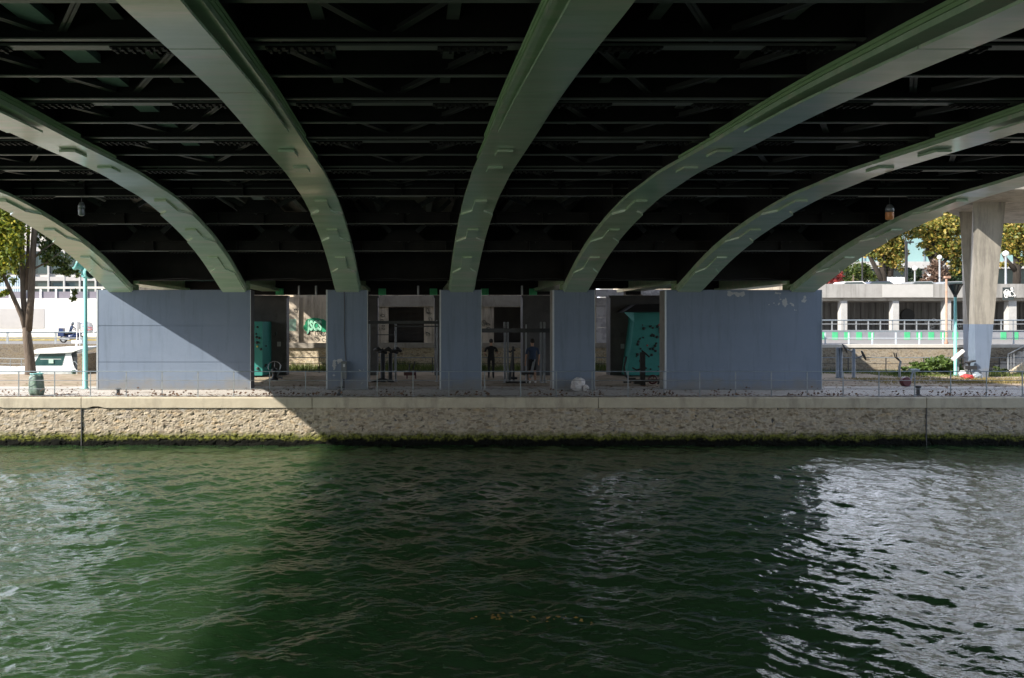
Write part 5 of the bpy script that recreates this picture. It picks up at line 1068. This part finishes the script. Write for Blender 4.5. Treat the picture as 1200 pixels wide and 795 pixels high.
# ------------------------------------------------------------------ motorcycle and rider
def motorcycle():
    Y = 66.0; t = thing('motorcycle', 'dark blue touring motorcycle riding along the lower road before the white wall', 'motorcycle', (PX(84, Y), Y, .88)); S = Y/F
    def m(px, py, d=0): return P(px, py, Y+d)
    zr = .88; r = .31
    for px in (74.5, 94.5):
        c = Vector((PX(px, Y), Y, zr+r)); b = MB(); b.path([c+Vector((r*.86*math.cos(a), 0, r*.86*math.sin(a))) for a in np.linspace(0, 6.2832, 25)], .06, 8); w = b.build('wheel', M['black'], t)
        b = MB(); b.path([c+Vector((0,-.03,0)), c+Vector((0,.03,0))], .19, 16); b.build('rim', M['galv'], w)
    x0, x1 = PX(74.5, Y), PX(94.5, Y); BL = mat('dark_blue_bodywork', (.02,.035,.10), (.03,.05,.14), scale=3, rough=.25)
    b = MB(); b.path([(x0+.2, Y, zr+.5), (x0+.6, Y, zr+.48), (x1-.4, Y, zr+.55), (x1-.15, Y, zr+.75)], [.16,.22,.24,.12], 12); b.path([(x1-.12, Y, zr+.72), (x1-.02, Y, zr+.95), (x1-.2, Y, zr+1.2)], [.2,.2,.06], 10); b.build('fairing', BL, t, True)
    b = MB(); b.path([(x0-.18, Y, zr+.82), (x0+.3, Y, zr+.78), (x0+.75, Y, zr+.76)], [.1,.14,.12], 10); b.build('seat', M['black'], t, True)
    for s in (-.28, .28):
        b = MB(); b.obox((x0-.08, Y+s, zr+.68), (.5, .2, .3)); b.build('pannier', BL, t)
    b = MB(); b.obox((x0-.15, Y, zr+1.05), (.36, .42, .34)); b.build('top_box', BL, t)
    b = MB(); b.tube((x1, Y, zr+r), (x1-.2, Y, zr+.9), .04, 8); b.tube((x0, Y, zr+r), (x0+.55, Y, zr+.4), .04, 8); b.path([(x1-.35, Y-.35, zr+1.02), (x1-.25, Y, zr+1.0), (x1-.35, Y+.35, zr+1.02)], .02, 6); b.build('fork', M['galv'], t)
    b = MB(); b.tube((x0+.6, Y-.2, zr+.28), (x0-.25, Y-.24, zr+.34), .06, 8); b.build('exhaust', M['galv'], t)
    # rider, facing +X
    base = Vector((x0+.55, Y, zr)); J = {}
    def v(x, y, z): return Vector((y, -x, z))          # local frame faces -Y
    j = dict(pelvis=v(0,0,.92), waist=v(.04,0,1.07), chest=v(.12,0,1.28), neckb=v(.15,0,1.41), neck=v(.17,0,1.47), head=v(.2,0,1.58))
    for s, k in (('L', 1), ('R', -1)):
        j.update({'sh'+s: v(.13,.19*k,1.36), 'el'+s: v(.33,.28*k,1.15), 'wr'+s: v(.55,.3*k,1.06), 'hip'+s: v(.02,.1*k,.90), 'kn'+s: v(.42,.2*k,.80), 'an'+s: v(.18,.2*k,.40), 'to'+s: v(.32,.22*k,.33)})
    p_ = person('motorcycle rider in dark blue jacket and grey helmet leaning forward', tuple(base), math.pi/2, j, dict(top=M['clothblue'], legs=M['clothblack'], legz0=-1, sleeve=0), M['gymgrey'])
    b = MB(); import bmesh
    bm = bmesh.new(); bmesh.ops.create_uvsphere(bm, u_segments=16, v_segments=10, radius=.145); me = bpy.data.meshes.new('helmet'); bm.to_mesh(me); bm.free(); me.transform(Matrix.Translation(Vector((.2,0,1.6)))); me.materials.append(M['gymgrey']); me.polygons.foreach_set('use_smooth', [True]*len(me.polygons)); o = bpy.data.objects.new('helmet', me); C.objects.link(o); o.parent = p_
motorcycle()
